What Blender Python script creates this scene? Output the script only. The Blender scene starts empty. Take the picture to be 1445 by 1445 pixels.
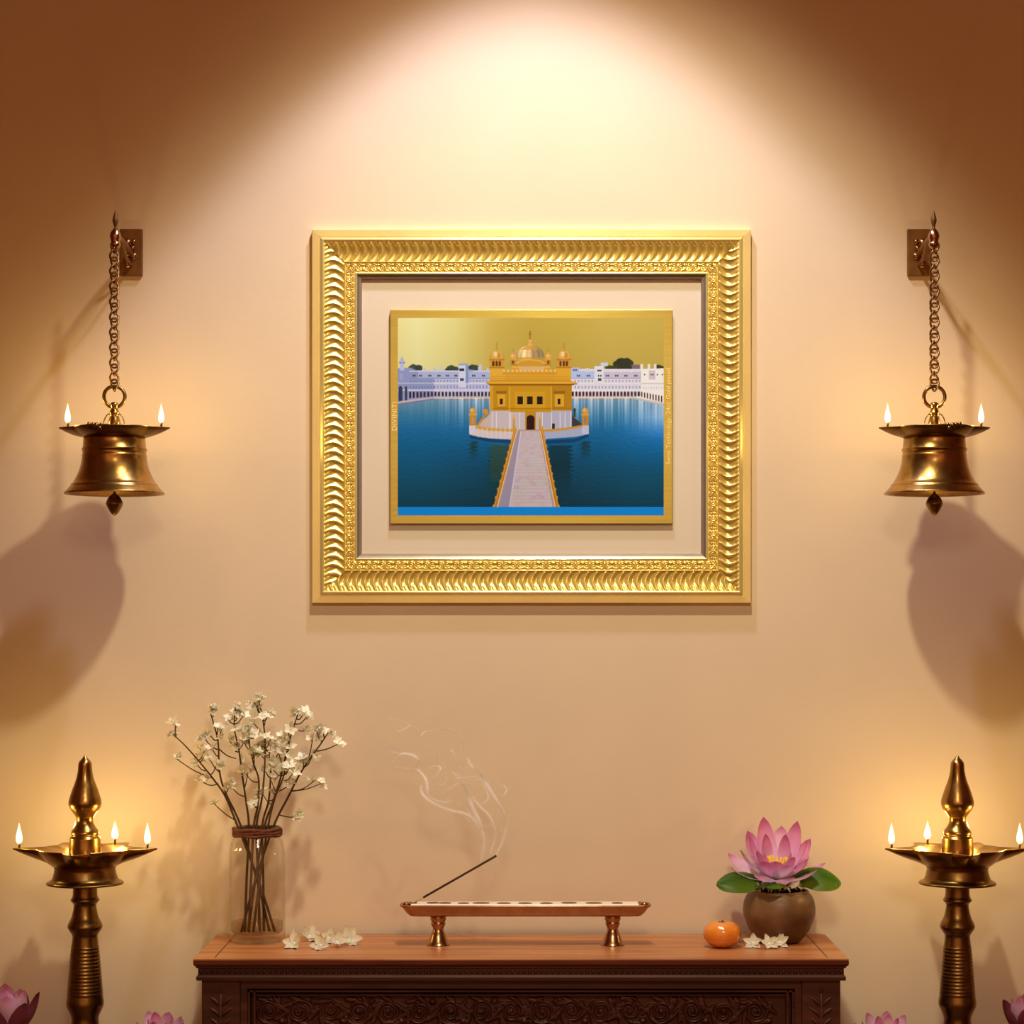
import bpy, bmesh, math, random
import numpy as np
from mathutils import Vector, Matrix
from math import pi, sin, cos, radians, sqrt, atan2, exp

random.seed(7)
SC = bpy.context.scene
COL = SC.collection

# ------------------------------------------------------------------ camera
F = 3100.0            # focal length in pixels of a 1445 frame
CX, CY = 735.0, 875.0  # principal point
CAMY, ZC = -3.36, 0.928
cam = bpy.data.cameras.new('camera')
cam_o = bpy.data.objects.new('camera', cam)
COL.objects.link(cam_o)
cam_o.location = (0, CAMY, ZC)
cam_o.rotation_euler = (pi / 2, 0, 0)
cam.sensor_width = 36.0
cam.lens = F / 1445.0 * 36.0
cam.shift_x = (722.5 - CX) / 1445.0
cam.shift_y = (CY - 722.5) / 1445.0
cam.clip_start = 0.05
SC.camera = cam_o

# ------------------------------------------------------------------ world, lights, exposure
SC.view_settings.view_transform = 'Standard'
SC.view_settings.look = 'None'
SC.view_settings.gamma = 1.0
SC.view_settings.use_curve_mapping = False
SC.view_settings.exposure = 0.0
SC.cycles.use_denoising = True
SC.cycles.max_bounces = 10
SC.cycles.transparent_max_bounces = 24
SC.cycles.volume_bounces = 1
SC.cycles.sample_clamp_indirect = 6.0

world = bpy.data.worlds.new('evening_room')
SC.world = world
world.use_nodes = True
bg = world.node_tree.nodes['Background']
bg.inputs[0].default_value = (1.0, 0.40, 0.16, 1)
bg.inputs[1].default_value = 0.74


def light(name, kind, loc, energy, color, rot=(0, 0, 0), **kw):
    d = bpy.data.lights.new(name, kind)
    d.energy = energy
    d.color = color
    for k, v in kw.items():
        setattr(d, k, v)
    o = bpy.data.objects.new(name, d)
    o.location = loc
    o.rotation_euler = rot
    COL.objects.link(o)
    return o


def aim(o, target):
    o.rotation_euler = (Vector(target) - o.location).to_track_quat('-Z', 'Y').to_euler()


# ceiling downlight close to the wall: the bright scallop above the picture
light('downlight', 'SPOT', (0.012, -0.40, 2.36), 37.0, (0.66, 0.70, 1.0),
      spot_size=radians(2 * 40.0), spot_blend=0.17, shadow_soft_size=0.04)
# its reflector's weaker, wider spill
light('downlight_spill', 'SPOT', (0.012, -0.40, 2.38), 9.5, (1.0, 0.66, 0.38),
      spot_size=radians(2 * 52), spot_blend=0.6, shadow_soft_size=0.05)
# warm ceiling lamp further out in the room: throws the shadows of bells, picture and flowers
k = light('ceiling_spotlight', 'SPOT', (0.12, -0.98, 2.42), 74.0, (1.0, 0.88, 0.58),
          spot_size=radians(68), spot_blend=0.70, shadow_soft_size=0.04)
aim(k, (0.02, 0.0, 0.74))
# added soft fill from the viewer's side, brightening what faces the camera
k = light('front_fill', 'SPOT', (0.10, -2.95, 2.05), 66.0, (1.0, 0.92, 0.66),
          spot_size=radians(32), spot_blend=0.75, shadow_soft_size=0.22)
aim(k, (0.0, 0.0, 0.60))

FLAME_W = 0.25
FLAME_COL = (1.0, 0.66, 0.18)


# ------------------------------------------------------------------ placement helpers
def scale_at(Y):
    return (Y - CAMY) / F


def P(px, py, Y):
    s = scale_at(Y)
    return Vector(((px - CX) * s, Y, ZC - (py - CY) * s))


def srgb(r, g, b):
    def f(c):
        c /= 255.0
        return c / 12.92 if c <= 0.04045 else ((c + 0.055) / 1.055) ** 2.4
    return (f(r), f(g), f(b), 1.0)


# ------------------------------------------------------------------ materials
def new_mat(name):
    m = bpy.data.materials.new(name)
    m.use_nodes = True
    nt = m.node_tree
    for n in list(nt.nodes):
        nt.nodes.remove(n)
    out = nt.nodes.new('ShaderNodeOutputMaterial')
    return m, nt, out


def principled(name, color, rough=0.5, metal=0.0, noise=0.0, nscale=20.0, bump=0.0, bscale=60.0,
               col2=None, stretch=None, spec=0.5, coat=0.0, sss=0.0, coords='Object'):
    m, nt, out = new_mat(name)
    b = nt.nodes.new('ShaderNodeBsdfPrincipled')
    b.inputs['Base Color'].default_value = color
    b.inputs['Roughness'].default_value = rough
    b.inputs['Metallic'].default_value = metal
    b.inputs['Specular IOR Level'].default_value = spec
    b.inputs['Coat Weight'].default_value = coat
    if sss:
        b.inputs['Subsurface Weight'].default_value = sss
        b.inputs['Subsurface Radius'].default_value = (0.01, 0.006, 0.004)
        b.inputs['Subsurface Scale'].default_value = 0.5
    nt.links.new(b.outputs[0], out.inputs[0])
    if noise or bump or col2:
        tc = nt.nodes.new('ShaderNodeTexCoord')
        mp = nt.nodes.new('ShaderNodeMapping')
        nt.links.new(tc.outputs[coords], mp.inputs[0])
        if stretch:
            mp.inputs['Scale'].default_value = stretch
        nz = nt.nodes.new('ShaderNodeTexNoise')
        nz.inputs['Scale'].default_value = nscale
        nz.inputs['Detail'].default_value = 5
        nt.links.new(mp.outputs[0], nz.inputs[0])
        if col2 or noise:
            mx = nt.nodes.new('ShaderNodeMix')
            mx.data_type = 'RGBA'
            c2 = col2 or tuple(c * (1 - noise) for c in color[:3]) + (1,)
            mx.inputs[6].default_value = color
            mx.inputs[7].default_value = c2
            rp = nt.nodes.new('ShaderNodeMapRange')
            rp.inputs[1].default_value = 0.35
            rp.inputs[2].default_value = 0.65
            nt.links.new(nz.outputs[0], rp.inputs[0])
            nt.links.new(rp.outputs[0], mx.inputs[0])
            nt.links.new(mx.outputs[2], b.inputs['Base Color'])
        if bump:
            n2 = nt.nodes.new('ShaderNodeTexNoise')
            n2.inputs['Scale'].default_value = bscale
            n2.inputs['Detail'].default_value = 4
            nt.links.new(mp.outputs[0], n2.inputs[0])
            bp = nt.nodes.new('ShaderNodeBump')
            bp.inputs['Strength'].default_value = bump
            bp.inputs['Distance'].default_value = 0.002
            nt.links.new(n2.outputs[0], bp.inputs['Height'])
            nt.links.new(bp.outputs[0], b.inputs['Normal'])
    return m


def thin_glass(name, tint=(0.96, 0.95, 0.93, 1), rough=0.03, ior=1.45):
    m, nt, out = new_mat(name)
    fr = nt.nodes.new('ShaderNodeFresnel')
    ge = nt.nodes.new('ShaderNodeNewGeometry')
    mi = nt.nodes.new('ShaderNodeMix')
    mi.inputs[2].default_value = ior
    mi.inputs[3].default_value = 1.0 / ior
    nt.links.new(ge.outputs['Backfacing'], mi.inputs[0])
    nt.links.new(mi.outputs[0], fr.inputs[0])
    tr = nt.nodes.new('ShaderNodeBsdfTransparent')
    tr.inputs[0].default_value = tint
    gl = nt.nodes.new('ShaderNodeBsdfGlossy')
    gl.inputs['Roughness'].default_value = rough
    mx = nt.nodes.new('ShaderNodeMixShader')
    nt.links.new(fr.outputs[0], mx.inputs[0])
    nt.links.new(tr.outputs[0], mx.inputs[1])
    nt.links.new(gl.outputs[0], mx.inputs[2])
    nt.links.new(mx.outputs[0], out.inputs[0])
    return m


def flame_mat():
    m, nt, out = new_mat('flame')
    tc = nt.nodes.new('ShaderNodeTexCoord')
    sp = nt.nodes.new('ShaderNodeSeparateXYZ')
    nt.links.new(tc.outputs['Generated'], sp.inputs[0])
    cr = nt.nodes.new('ShaderNodeValToRGB')
    e = cr.color_ramp.elements
    e[0].position = 0.0
    e[0].color = (1.0, 0.42, 0.10, 1)
    e[1].position = 1.0
    e[1].color = (1.0, 0.50, 0.12, 1)
    for p, c in ((0.18, (1.0, 0.80, 0.42, 1)), (0.5, (1.0, 0.90, 0.62, 1)), (0.8, (1.0, 0.76, 0.32, 1))):
        q = e.new(p)
        q.color = c
    nt.links.new(sp.outputs[2], cr.inputs[0])
    em = nt.nodes.new('ShaderNodeEmission')
    em.inputs[1].default_value = 1.25
    nt.links.new(cr.outputs[0], em.inputs[0])
    tr = nt.nodes.new('ShaderNodeBsdfTransparent')
    ad = nt.nodes.new('ShaderNodeAddShader')
    nt.links.new(em.outputs[0], ad.inputs[0])
    nt.links.new(tr.outputs[0], ad.inputs[1])
    nt.links.new(ad.outputs[0], out.inputs[0])
    return m


def smoke_mat(strength):
    """thin white veil: densest along the middle of each wisp, fading to its edges"""
    m, nt, out = new_mat('incense_smoke')
    at = nt.nodes.new('ShaderNodeAttribute')
    at.attribute_name = 'wisp'
    r = nt.nodes.new('ShaderNodeMath')
    r.operation = 'MULTIPLY'
    r.inputs[1].default_value = strength
    nt.links.new(at.outputs['Fac'], r.inputs[0])
    tr = nt.nodes.new('ShaderNodeBsdfTransparent')
    d = nt.nodes.new('ShaderNodeBsdfDiffuse')
    d.inputs[0].default_value = (1, 0.98, 0.94, 1)
    t = nt.nodes.new('ShaderNodeBsdfTranslucent')
    t.inputs[0].default_value = (1, 0.98, 0.94, 1)
    ad = nt.nodes.new('ShaderNodeMixShader')
    ad.inputs[0].default_value = 0.40
    nt.links.new(d.outputs[0], ad.inputs[1])
    nt.links.new(t.outputs[0], ad.inputs[2])
    mx = nt.nodes.new('ShaderNodeMixShader')
    nt.links.new(r.outputs[0], mx.inputs[0])
    nt.links.new(tr.outputs[0], mx.inputs[1])
    nt.links.new(ad.outputs[0], mx.inputs[2])
    nt.links.new(mx.outputs[0], out.inputs[0])
    return m


def wood_mat(name, c1, c2, rough, scale=(3, 30, 30), wscale=2.0, bump=0.15, spec=0.4):
    m, nt, out = new_mat(name)
    b = nt.nodes.new('ShaderNodeBsdfPrincipled')
    b.inputs['Roughness'].default_value = rough
    b.inputs['Specular IOR Level'].default_value = spec
    tc = nt.nodes.new('ShaderNodeTexCoord')
    mp = nt.nodes.new('ShaderNodeMapping')
    mp.inputs['Scale'].default_value = scale
    nt.links.new(tc.outputs['Object'], mp.inputs[0])
    nz = nt.nodes.new('ShaderNodeTexNoise')
    nz.inputs['Scale'].default_value = wscale
    nz.inputs['Detail'].default_value = 6
    nz.inputs['Distortion'].default_value = 0.6
    nt.links.new(mp.outputs[0], nz.inputs[0])
    cr = nt.nodes.new('ShaderNodeValToRGB')
    cr.color_ramp.elements[0].position = 0.35
    cr.color_ramp.elements[0].color = c1
    cr.color_ramp.elements[1].position = 0.68
    cr.color_ramp.elements[1].color = c2
    nt.links.new(nz.outputs[0], cr.inputs[0])
    nt.links.new(cr.outputs[0], b.inputs['Base Color'])
    bp = nt.nodes.new('ShaderNodeBump')
    bp.inputs['Strength'].default_value = bump
    bp.inputs['Distance'].default_value = 0.001
    nt.links.new(nz.outputs[0], bp.inputs['Height'])
    nt.links.new(bp.outputs[0], b.inputs['Normal'])
    nt.links.new(b.outputs[0], out.inputs[0])
    return m


def ramp_mat(name, attr_axis, stops, rough=0.5, trans=0.0):
    """colour along the length of a petal / leaf (UV y), with a translucent share"""
    m, nt, out = new_mat(name)
    uv = nt.nodes.new('ShaderNodeUVMap')
    sp = nt.nodes.new('ShaderNodeSeparateXYZ')
    nt.links.new(uv.outputs[0], sp.inputs[0])
    cr = nt.nodes.new('ShaderNodeValToRGB')
    e = cr.color_ramp.elements
    e[0].position, e[0].color = stops[0]
    e[1].position, e[1].color = stops[-1]
    for p, c in stops[1:-1]:
        q = e.new(p)
        q.color = c
    nt.links.new(sp.outputs[attr_axis], cr.inputs[0])
    b = nt.nodes.new('ShaderNodeBsdfPrincipled')
    b.inputs['Roughness'].default_value = rough
    b.inputs['Specular IOR Level'].default_value = 0.3
    nt.links.new(cr.outputs[0], b.inputs['Base Color'])
    t = nt.nodes.new('ShaderNodeBsdfTranslucent')
    nt.links.new(cr.outputs[0], t.inputs[0])
    mx = nt.nodes.new('ShaderNodeMixShader')
    mx.inputs[0].default_value = trans
    nt.links.new(b.outputs[0], mx.inputs[1])
    nt.links.new(t.outputs[0], mx.inputs[2])
    nt.links.new(mx.outputs[0], out.inputs[0])
    return m


M = {}
M['wall'] = principled('warm_plaster', (0.82, 0.66, 0.48, 1), 0.9, noise=0.04, nscale=6, bump=0.10, bscale=90, spec=0.15)
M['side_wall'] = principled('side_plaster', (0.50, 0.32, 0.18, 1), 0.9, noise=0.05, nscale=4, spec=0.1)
M['board'] = principled('added_board_cream', (0.86, 0.77, 0.66, 1), 0.9, noise=0.02, nscale=8, spec=0.1)
M['floor'] = wood_mat('floor_boards', srgb(96, 56, 30), srgb(128, 78, 44), 0.45)
M['ceiling'] = principled('ceiling_paint', (0.45, 0.30, 0.18, 1), 0.9, noise=0.03, nscale=4)
M['gold'] = principled('gilded_moulding', (0.98, 0.75, 0.20, 1), 0.27, 0.58, noise=0.10, nscale=40, spec=0.6)
M['gold_rim'] = principled('pale_gilded_rim', (1.0, 0.86, 0.36, 1), 0.28, 0.5, noise=0.10, nscale=9, spec=0.6)
M['silver'] = principled('grey_metal_lip', (0.36, 0.31, 0.26, 1), 0.35, 0.7, noise=0.1, nscale=30)
M['plate'] = principled('brushed_gold_plate', (0.55, 0.46, 0.11, 1), 0.30, 0.85, noise=0.12, nscale=3, stretch=(2, 1, 60))
M['letter'] = principled('pale_gold_lettering', (1.0, 0.78, 0.30, 1), 0.4, 0.1, noise=0.02)
M['pane'] = thin_glass('clear_pane', (0.985, 0.98, 0.97, 1), 0.02, 1.15)
M['glass'] = thin_glass('vase_glass', (0.975, 0.965, 0.94, 1), 0.03, 1.5)
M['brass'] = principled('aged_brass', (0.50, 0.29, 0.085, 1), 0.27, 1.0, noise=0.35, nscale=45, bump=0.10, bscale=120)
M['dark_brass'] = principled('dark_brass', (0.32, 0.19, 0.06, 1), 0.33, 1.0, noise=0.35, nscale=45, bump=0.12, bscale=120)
M['chain'] = principled('bronze_chain', (0.34, 0.17, 0.06, 1), 0.38, 0.8, noise=0.3, nscale=80)
M['bracket'] = principled('bronze_bracket', (0.26, 0.12, 0.03, 1), 0.5, 0.5, noise=0.3, nscale=50)
M['copper'] = principled('polished_copper', (0.50, 0.28, 0.155, 1), 0.26, 1.0, noise=0.2, nscale=60)
M['tray_top'] = principled('tray_top', (0.98, 0.90, 0.72, 1), 0.35, 0.1, noise=0.06, nscale=60)  # cream colour stands for light reflected off the tray's top
M['tray_hole'] = principled('tray_hole', (0.22, 0.08, 0.03, 1), 0.6, 0.2, noise=0.1)
M['wick'] = principled('charred_wick', (0.05, 0.03, 0.02, 1), 0.9, noise=0.2)
M['flame'] = flame_mat()
M['wood_top'] = wood_mat('table_top_wood', srgb(158, 96, 54), srgb(200, 134, 82), 0.36, (2.5, 40, 40), 2.2, 0.12, 0.4)
M['wood_dark'] = wood_mat('dark_carved_wood', srgb(64, 30, 21), srgb(90, 46, 32), 0.42, (3, 30, 30), 2.0, 0.2, 0.35)
M['wood_edge'] = wood_mat('dark_table_edge', srgb(84, 32, 20), srgb(110, 46, 28), 0.38, (3, 40, 40), 2.0, 0.1, 0.35)
M['bark'] = principled('branch_bark', srgb(92, 62, 32), 0.8, noise=0.4, nscale=90)
M['stem_green'] = principled('green_stem', srgb(104, 104, 48), 0.7, noise=0.3, nscale=90)
M['petal_white'] = ramp_mat('white_petal', 1, [(0.0, (0.99, 0.96, 0.82, 1)), (1.0, (0.99, 0.96, 0.84, 1))], 0.6, 0.15)
M['twine'] = principled('brown_twine', srgb(120, 62, 30), 0.8, noise=0.45, nscale=130, bump=0.5, bscale=200)
M['water'] = thin_glass('vase_water', (0.86, 0.78, 0.66, 1), 0.02, 1.2)
M['clay'] = principled('brown_clay', srgb(134, 98, 66), 0.42, noise=0.35, nscale=14, bump=0.15, bscale=50, col2=srgb(84, 54, 34), spec=0.5)
M['soil'] = principled('dark_soil', srgb(70, 48, 30), 0.9, noise=0.4, nscale=90)
M['orange'] = principled('glossy_orange_skin', srgb(246, 146, 48), 0.16, 0.0, noise=0.2, nscale=18, bump=0.05, bscale=200, spec=0.7, coat=0.6)
M['stalk'] = principled('dry_stalk', srgb(120, 84, 34), 0.7, noise=0.3, nscale=90)
M['lotus'] = ramp_mat('lotus_petal', 1, [(0.0, (0.97, 0.84, 0.90, 1)), (0.4, (0.96, 0.70, 0.88, 1)), (0.8, (0.92, 0.50, 0.78, 1)), (1.0, (0.72, 0.20, 0.50, 1))], 0.5, 0.28)
M['lotus_pale'] = ramp_mat('lotus_pale_petal', 1, [(0.0, (0.98, 0.92, 0.95, 1)), (0.5, (0.97, 0.84, 0.94, 1)), (0.85, (0.94, 0.66, 0.86, 1)), (1.0, (0.76, 0.28, 0.55, 1))], 0.5, 0.28)
M['lotus_dark'] = ramp_mat('lotus_outer_petal', 1, [(0.0, (0.50, 0.20, 0.22, 1)), (0.5, (0.48, 0.15, 0.24, 1)), (0.85, (0.40, 0.10, 0.16, 1)), (1.0, (0.18, 0.05, 0.03, 1))], 0.5, 0.15)
M['stamen'] = principled('yellow_stamen', (0.95, 0.62, 0.06, 1), 0.6, noise=0.15, nscale=200)
M['leaf'] = ramp_mat('lotus_leaf', 1, [(0.0, srgb(40, 70, 16)), (0.5, srgb(64, 116, 22)), (1.0, srgb(120, 150, 36))], 0.38, 0.12)
M['ash'] = principled('incense_tip', srgb(190, 160, 110), 0.9, noise=0.2)
M['incense'] = principled('incense_paste', srgb(74, 40, 20), 0.85, noise=0.3, nscale=200)
M['smoke'] = smoke_mat(0.62)


# ------------------------------------------------------------------ object helpers
def link(o, parent=None):
    COL.objects.link(o)
    if parent is not None:
        o.parent = parent
    return o


def obj(name, bm, mat, parent=None, smooth=True, mods=(), autosmooth=None):
    me = bpy.data.meshes.new(name)
    if autosmooth is not None:
        for e in bm.edges:
            if len(e.link_faces) == 2 and e.calc_face_angle(0) > radians(autosmooth):
                e.smooth = False
    bm.to_mesh(me)
    bm.free()
    for p in me.polygons:
        p.use_smooth = smooth
    o = bpy.data.objects.new(name, me)
    if isinstance(mat, (list, tuple)):
        for m in mat:
            me.materials.append(m)
    else:
        me.materials.append(mat)
    return link(o, parent)


def tag(o, label, cat, group=None, kind=None):
    o['label'] = label
    o['category'] = cat
    if group:
        o['group'] = group
    if kind:
        o['kind'] = kind
    return o


def thing(name, label, cat, loc, group=None, rot=(0, 0, 0)):
    o = bpy.data.objects.new(name, None)
    o.empty_display_size = 0.02
    o.location = loc
    o.rotation_euler = rot
    COL.objects.link(o)
    return tag(o, label, cat, group)


def struct(o):
    o['kind'] = 'structure'
    return o


def copy_tree(src, loc=None, rot=None, label=None, scale=None):
    r = src.copy()
    COL.objects.link(r)
    for ch in list(src.children):
        c = ch.copy()
        COL.objects.link(c)
        c.parent = r
        for g in ch.children:
            d = g.copy()
            COL.objects.link(d)
            d.parent = c
    if loc is not None:
        r.location = loc
    if rot is not None:
        r.rotation_euler = rot
    if scale is not None:
        r.scale = (scale,) * 3
    if label:
        r['label'] = label
    return r


def box(bm, x0, x1, y0, y1, z0, z1, bev=0.0, seg=2):
    vs = [bm.verts.new((x, y, z)) for x in (x0, x1) for y in (y0, y1) for z in (z0, z1)]
    idx = [(0, 1, 3, 2), (4, 6, 7, 5), (0, 4, 5, 1), (2, 3, 7, 6), (0, 2, 6, 4), (1, 5, 7, 3)]
    fs = [bm.faces.new([vs[i] for i in f]) for f in idx]
    if bev:
        es = list({e for f in fs for e in f.edges})
        bmesh.ops.bevel(bm, geom=es, offset=bev, segments=seg, affect='EDGES', profile=0.6)
    return fs


def lathe(bm, prof, n=48, centre=(0, 0, 0), axis=None, sx=1.0, sy=1.0):
    """prof: list of (r, z); closes the ends that have r == 0"""
    cx, cy, cz = centre
    rings = []
    for r, z in prof:
        if r <= 1e-7:
            rings.append([bm.verts.new((cx, cy, cz + z))])
        else:
            rings.append([bm.verts.new((cx + r * sx * cos(2 * pi * i / n), cy + r * sy * sin(2 * pi * i / n), cz + z)) for i in range(n)])
    for a, b in zip(rings[:-1], rings[1:]):
        if len(a) == 1 and len(b) == 1:
            continue
        for i in range(n):
            j = (i + 1) % n
            if len(a) == 1:
                bm.faces.new((a[0], b[j], b[i]))
            elif len(b) == 1:
                bm.faces.new((a[i], a[j], b[0]))
            else:
                bm.faces.new((a[i], a[j], b[j], b[i]))
    return rings


def smooth_prof(pts, k=6):
    """Catmull-Rom through (r, z) points"""
    out = []
    n = len(pts)
    for i in range(n - 1):
        p0 = pts[max(i - 1, 0)]
        p1, p2 = pts[i], pts[i + 1]
        p3 = pts[min(i + 2, n - 1)]
        for j in range(k):
            t = j / k
            out.append(tuple(max(0.0, v) if d == 0 else v for d, v in enumerate(
                0.5 * ((2 * p1[d]) + (-p0[d] + p2[d]) * t + (2 * p0[d] - 5 * p1[d] + 4 * p2[d] - p3[d]) * t * t + (-p0[d] + 3 * p1[d] - 3 * p2[d] + p3[d]) * t ** 3)
                for d in range(2))))
    out.append(pts[-1])
    return out


def spline(pts, k=8):
    out = []
    n = len(pts)
    pts = [Vector(p) for p in pts]
    for i in range(n - 1):
        p0 = pts[max(i - 1, 0)]
        p1, p2 = pts[i], pts[i + 1]
        p3 = pts[min(i + 2, n - 1)]
        for j in range(k):
            t = j / k
            out.append(0.5 * ((2 * p1) + (-p0 + p2) * t + (2 * p0 - 5 * p1 + 4 * p2 - p3) * t * t + (-p0 + 3 * p1 - 3 * p2 + p3) * t ** 3))
    out.append(pts[-1])
    return out


def tube(bm, pts, rad, n=10, closed=False, cap=True, flat=1.0):
    """sweep a circle along points; rad a number or a function of t in 0..1"""
    pts = [Vector(p) for p in pts]
    N = len(pts)
    rings = []
    up = None
    for i, p in enumerate(pts):
        if closed:
            t = pts[(i + 1) % N] - pts[i - 1]
        else:
            t = pts[min(i + 1, N - 1)] - pts[max(i - 1, 0)]
        t.normalize()
        if up is None:
            up = Vector((0, 1, 0)) if abs(t.y) < 0.9 else Vector((1, 0, 0))
        a = (up - t * up.dot(t)).normalized()
        b = t.cross(a)
        up = a
        r = rad(i / max(N - 1, 1)) if callable(rad) else rad
        rings.append([bm.verts.new(p + a * (r * flat * cos(2 * pi * k / n)) + b * (r * sin(2 * pi * k / n))) for k in range(n)])
    m = N if closed else N - 1
    for i in range(m):
        A, B = rings[i], rings[(i + 1) % N]
        for k in range(n):
            bm.faces.new((A[k], A[(k + 1) % n], B[(k + 1) % n], B[k]))
    if cap and not closed:
        bm.faces.new(list(reversed(rings[0])))
        bm.faces.new(rings[-1])
    return rings


def ball(bm, c, r, u=16, v=10, sc=(1, 1, 1)):
    m = Matrix.Translation(c) @ Matrix.Diagonal((r * sc[0], r * sc[1], r * sc[2], 1))
    bmesh.ops.create_uvsphere(bm, u_segments=u, v_segments=v, radius=1.0, matrix=m)


def grid_mesh(bm, pos, nu, nv, uv=None):
    """pos(i, j) -> Vector for i in 0..nu, j in 0..nv"""
    vs = [[bm.verts.new(pos(i, j)) for j in range(nv + 1)] for i in range(nu + 1)]
    lay = bm.loops.layers.uv.verify() if uv else None
    for i in range(nu):
        for j in range(nv):
            q = (vs[i][j], vs[i + 1][j], vs[i + 1][j + 1], vs[i][j + 1])
            f = bm.faces.new(q)
            if uv:
                for lp, (a, b) in zip(f.loops, ((i, j), (i + 1, j), (i + 1, j + 1), (i, j + 1))):
                    lp[lay].uv = (a / nu, b / nv)
    return vs


def clampf(x, a=0.0, b=1.0):
    return a if x < a else b if x > b else x


def sstep(a, b, x):
    t = clampf((x - a) / (b - a))
    return t * t * (3 - 2 * t)


# ================================================================== THE ROOM
RX, RF, RZ = 2.0, -4.2, 3.1
bm = bmesh.new()
box(bm, -RX - 0.1, RX + 0.1, 0.0, 0.1, -0.1, RZ + 0.1)
struct(obj('wall_back', bm, M['wall'], smooth=False))
bm = bmesh.new()
box(bm, -RX - 0.1, -RX, RF, 0.0, -0.1, RZ + 0.1)
struct(obj('wall_left', bm, M['side_wall'], smooth=False))
bm = bmesh.new()
box(bm, RX, RX + 0.1, RF, 0.0, -0.1, RZ + 0.1)
struct(obj('wall_right', bm, M['side_wall'], smooth=False))
bm = bmesh.new()
box(bm, -RX, RX, RF, 0.0, -0.1, 0.0)
struct(obj('floor', bm, M['floor'], smooth=False))
bm = bmesh.new()
box(bm, -RX, RX, RF, 0.0, RZ, RZ + 0.1)
struct(obj('ceiling', bm, M['ceiling'], smooth=False))

# ================================================================== PICTURE FRAME
YF = -0.016                      # reference plane the frame's pixels are measured on
SF = scale_at(YF)
FX0, FX1, FY0, FY1 = 440.0, 1060.0, 323.0, 851.0
fo = P((FX0 + FX1) / 2, FY1, 0.0)
fo.y = 0.0
frame = thing('picture_frame', 'wide ornate gilded picture frame on the wall, holding a gold plate print',
              'picture frame', fo)


def fl(px, py, h):
    """picture-frame pixel + height off the wall -> local point"""
    p = P(px, py, YF)
    return Vector((p.x - fo.x, -h - 0.0005, p.z - fo.z))


def frame_side(bm, side, prof, du, relief=None):
    """one mitred side of the moulding. prof: list of (t px from the outer edge, height m)"""
    L = FX1 - FX0 if side in 'TB' else FY1 - FY0
    nu = max(1, int(L / du))
    us = np.linspace(0, L, nu + 1)

    def pos(i, j):
        t, h = prof[j]
        u = clampf(us[i], t, L - t)
        if relief:
            h += relief(u, t, L)
        if side == 'T':
            return fl(FX0 + u, FY0 + t, h)
        if side == 'B':
            return fl(FX1 - u, FY1 - t, h)
        if side == 'L':
            return fl(FX0 + t, FY1 - u, h)
        return fl(FX1 - t, FY0 + u, h)
    grid_mesh(bm, pos, nu, len(prof) - 1)


def frame_part(name, mat, prof, du=700.0, relief=None, smooth=True, auto=35):
    bm = bmesh.new()
    for s in 'TRBL':
        frame_side(bm, s, prof, du, relief)
    bmesh.ops.remove_doubles(bm, verts=bm.verts, dist=1e-6)
    bmesh.ops.dissolve_degenerate(bm, edges=bm.edges, dist=1e-7)
    bmesh.ops.recalc_face_normals(bm, faces=bm.faces)
    return obj(name, bm, mat, frame, smooth=smooth, autosmooth=auto)


mm = 0.001
# outer flat rim with its step
frame_part('outer_rim', M['gold_rim'],
           [(0, 0), (0, 11 * mm), (1.0, 12.5 * mm), (9.5, 13.2 * mm), (10.2, 12.0 * mm), (11.2, 12.0 * mm), (12, 14.5 * mm), (15.5, 17.0 * mm), (17.0, 16.0 * mm), (17.3, 13.5 * mm)], smooth=False)
PITCH = 12.35


def ribs(u, t, L):
    v = (t - 17.0) / 28.0
    env = sqrt(max(0.0, sin(pi * clampf(v * 0.94 + 0.03)))) if 0 < v < 1 else 0.0
    lean = 0.50 * (1 - (2 * v - 0.9) ** 2)
    n = round(L / PITCH)
    ph = (u - L / 2) / (L / n) - lean * (1 if u < L / 2 else 1)
    s = ph - math.floor(ph)
    a = exp(-((s - 0.5) / 0.10) ** 2) * 3.4
    b = 1.3 * exp(-(((s - 0.02) % 1.0 if (s - 0.02) % 1.0 < 0.5 else (s - 0.02) % 1.0 - 1.0) / 0.17) ** 2) * (1 - v)
    notch = -1.2 * exp(-((v - 0.16) / 0.05) ** 2) * exp(-((s - 0.25) / 0.14) ** 2)
    gap = -2.4 * exp(-(((s - 0.5 + 0.5) % 1.0 - 0.5 + 0.0) / 0.20) ** 2) * 0 - 2.2 * exp(-((abs(s - 0.5) - 0.5) / 0.16) ** 2) * exp(-((v - 0.55) / 0.28) ** 2)
    return (a + b + notch + gap) * env * mm


prof = []
for j in range(23):
    v = j / 22
    h = 14.5 - 8.0 * sin(v * pi * 0.62) ** 1.1 + 3.2 * v
    prof.append((17.0 + 28.0 * v, h * mm))
frame_part('ribbed_cove', M['gold'], prof, du=1.3, relief=ribs, auto=None)

SP = 20.8


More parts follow.
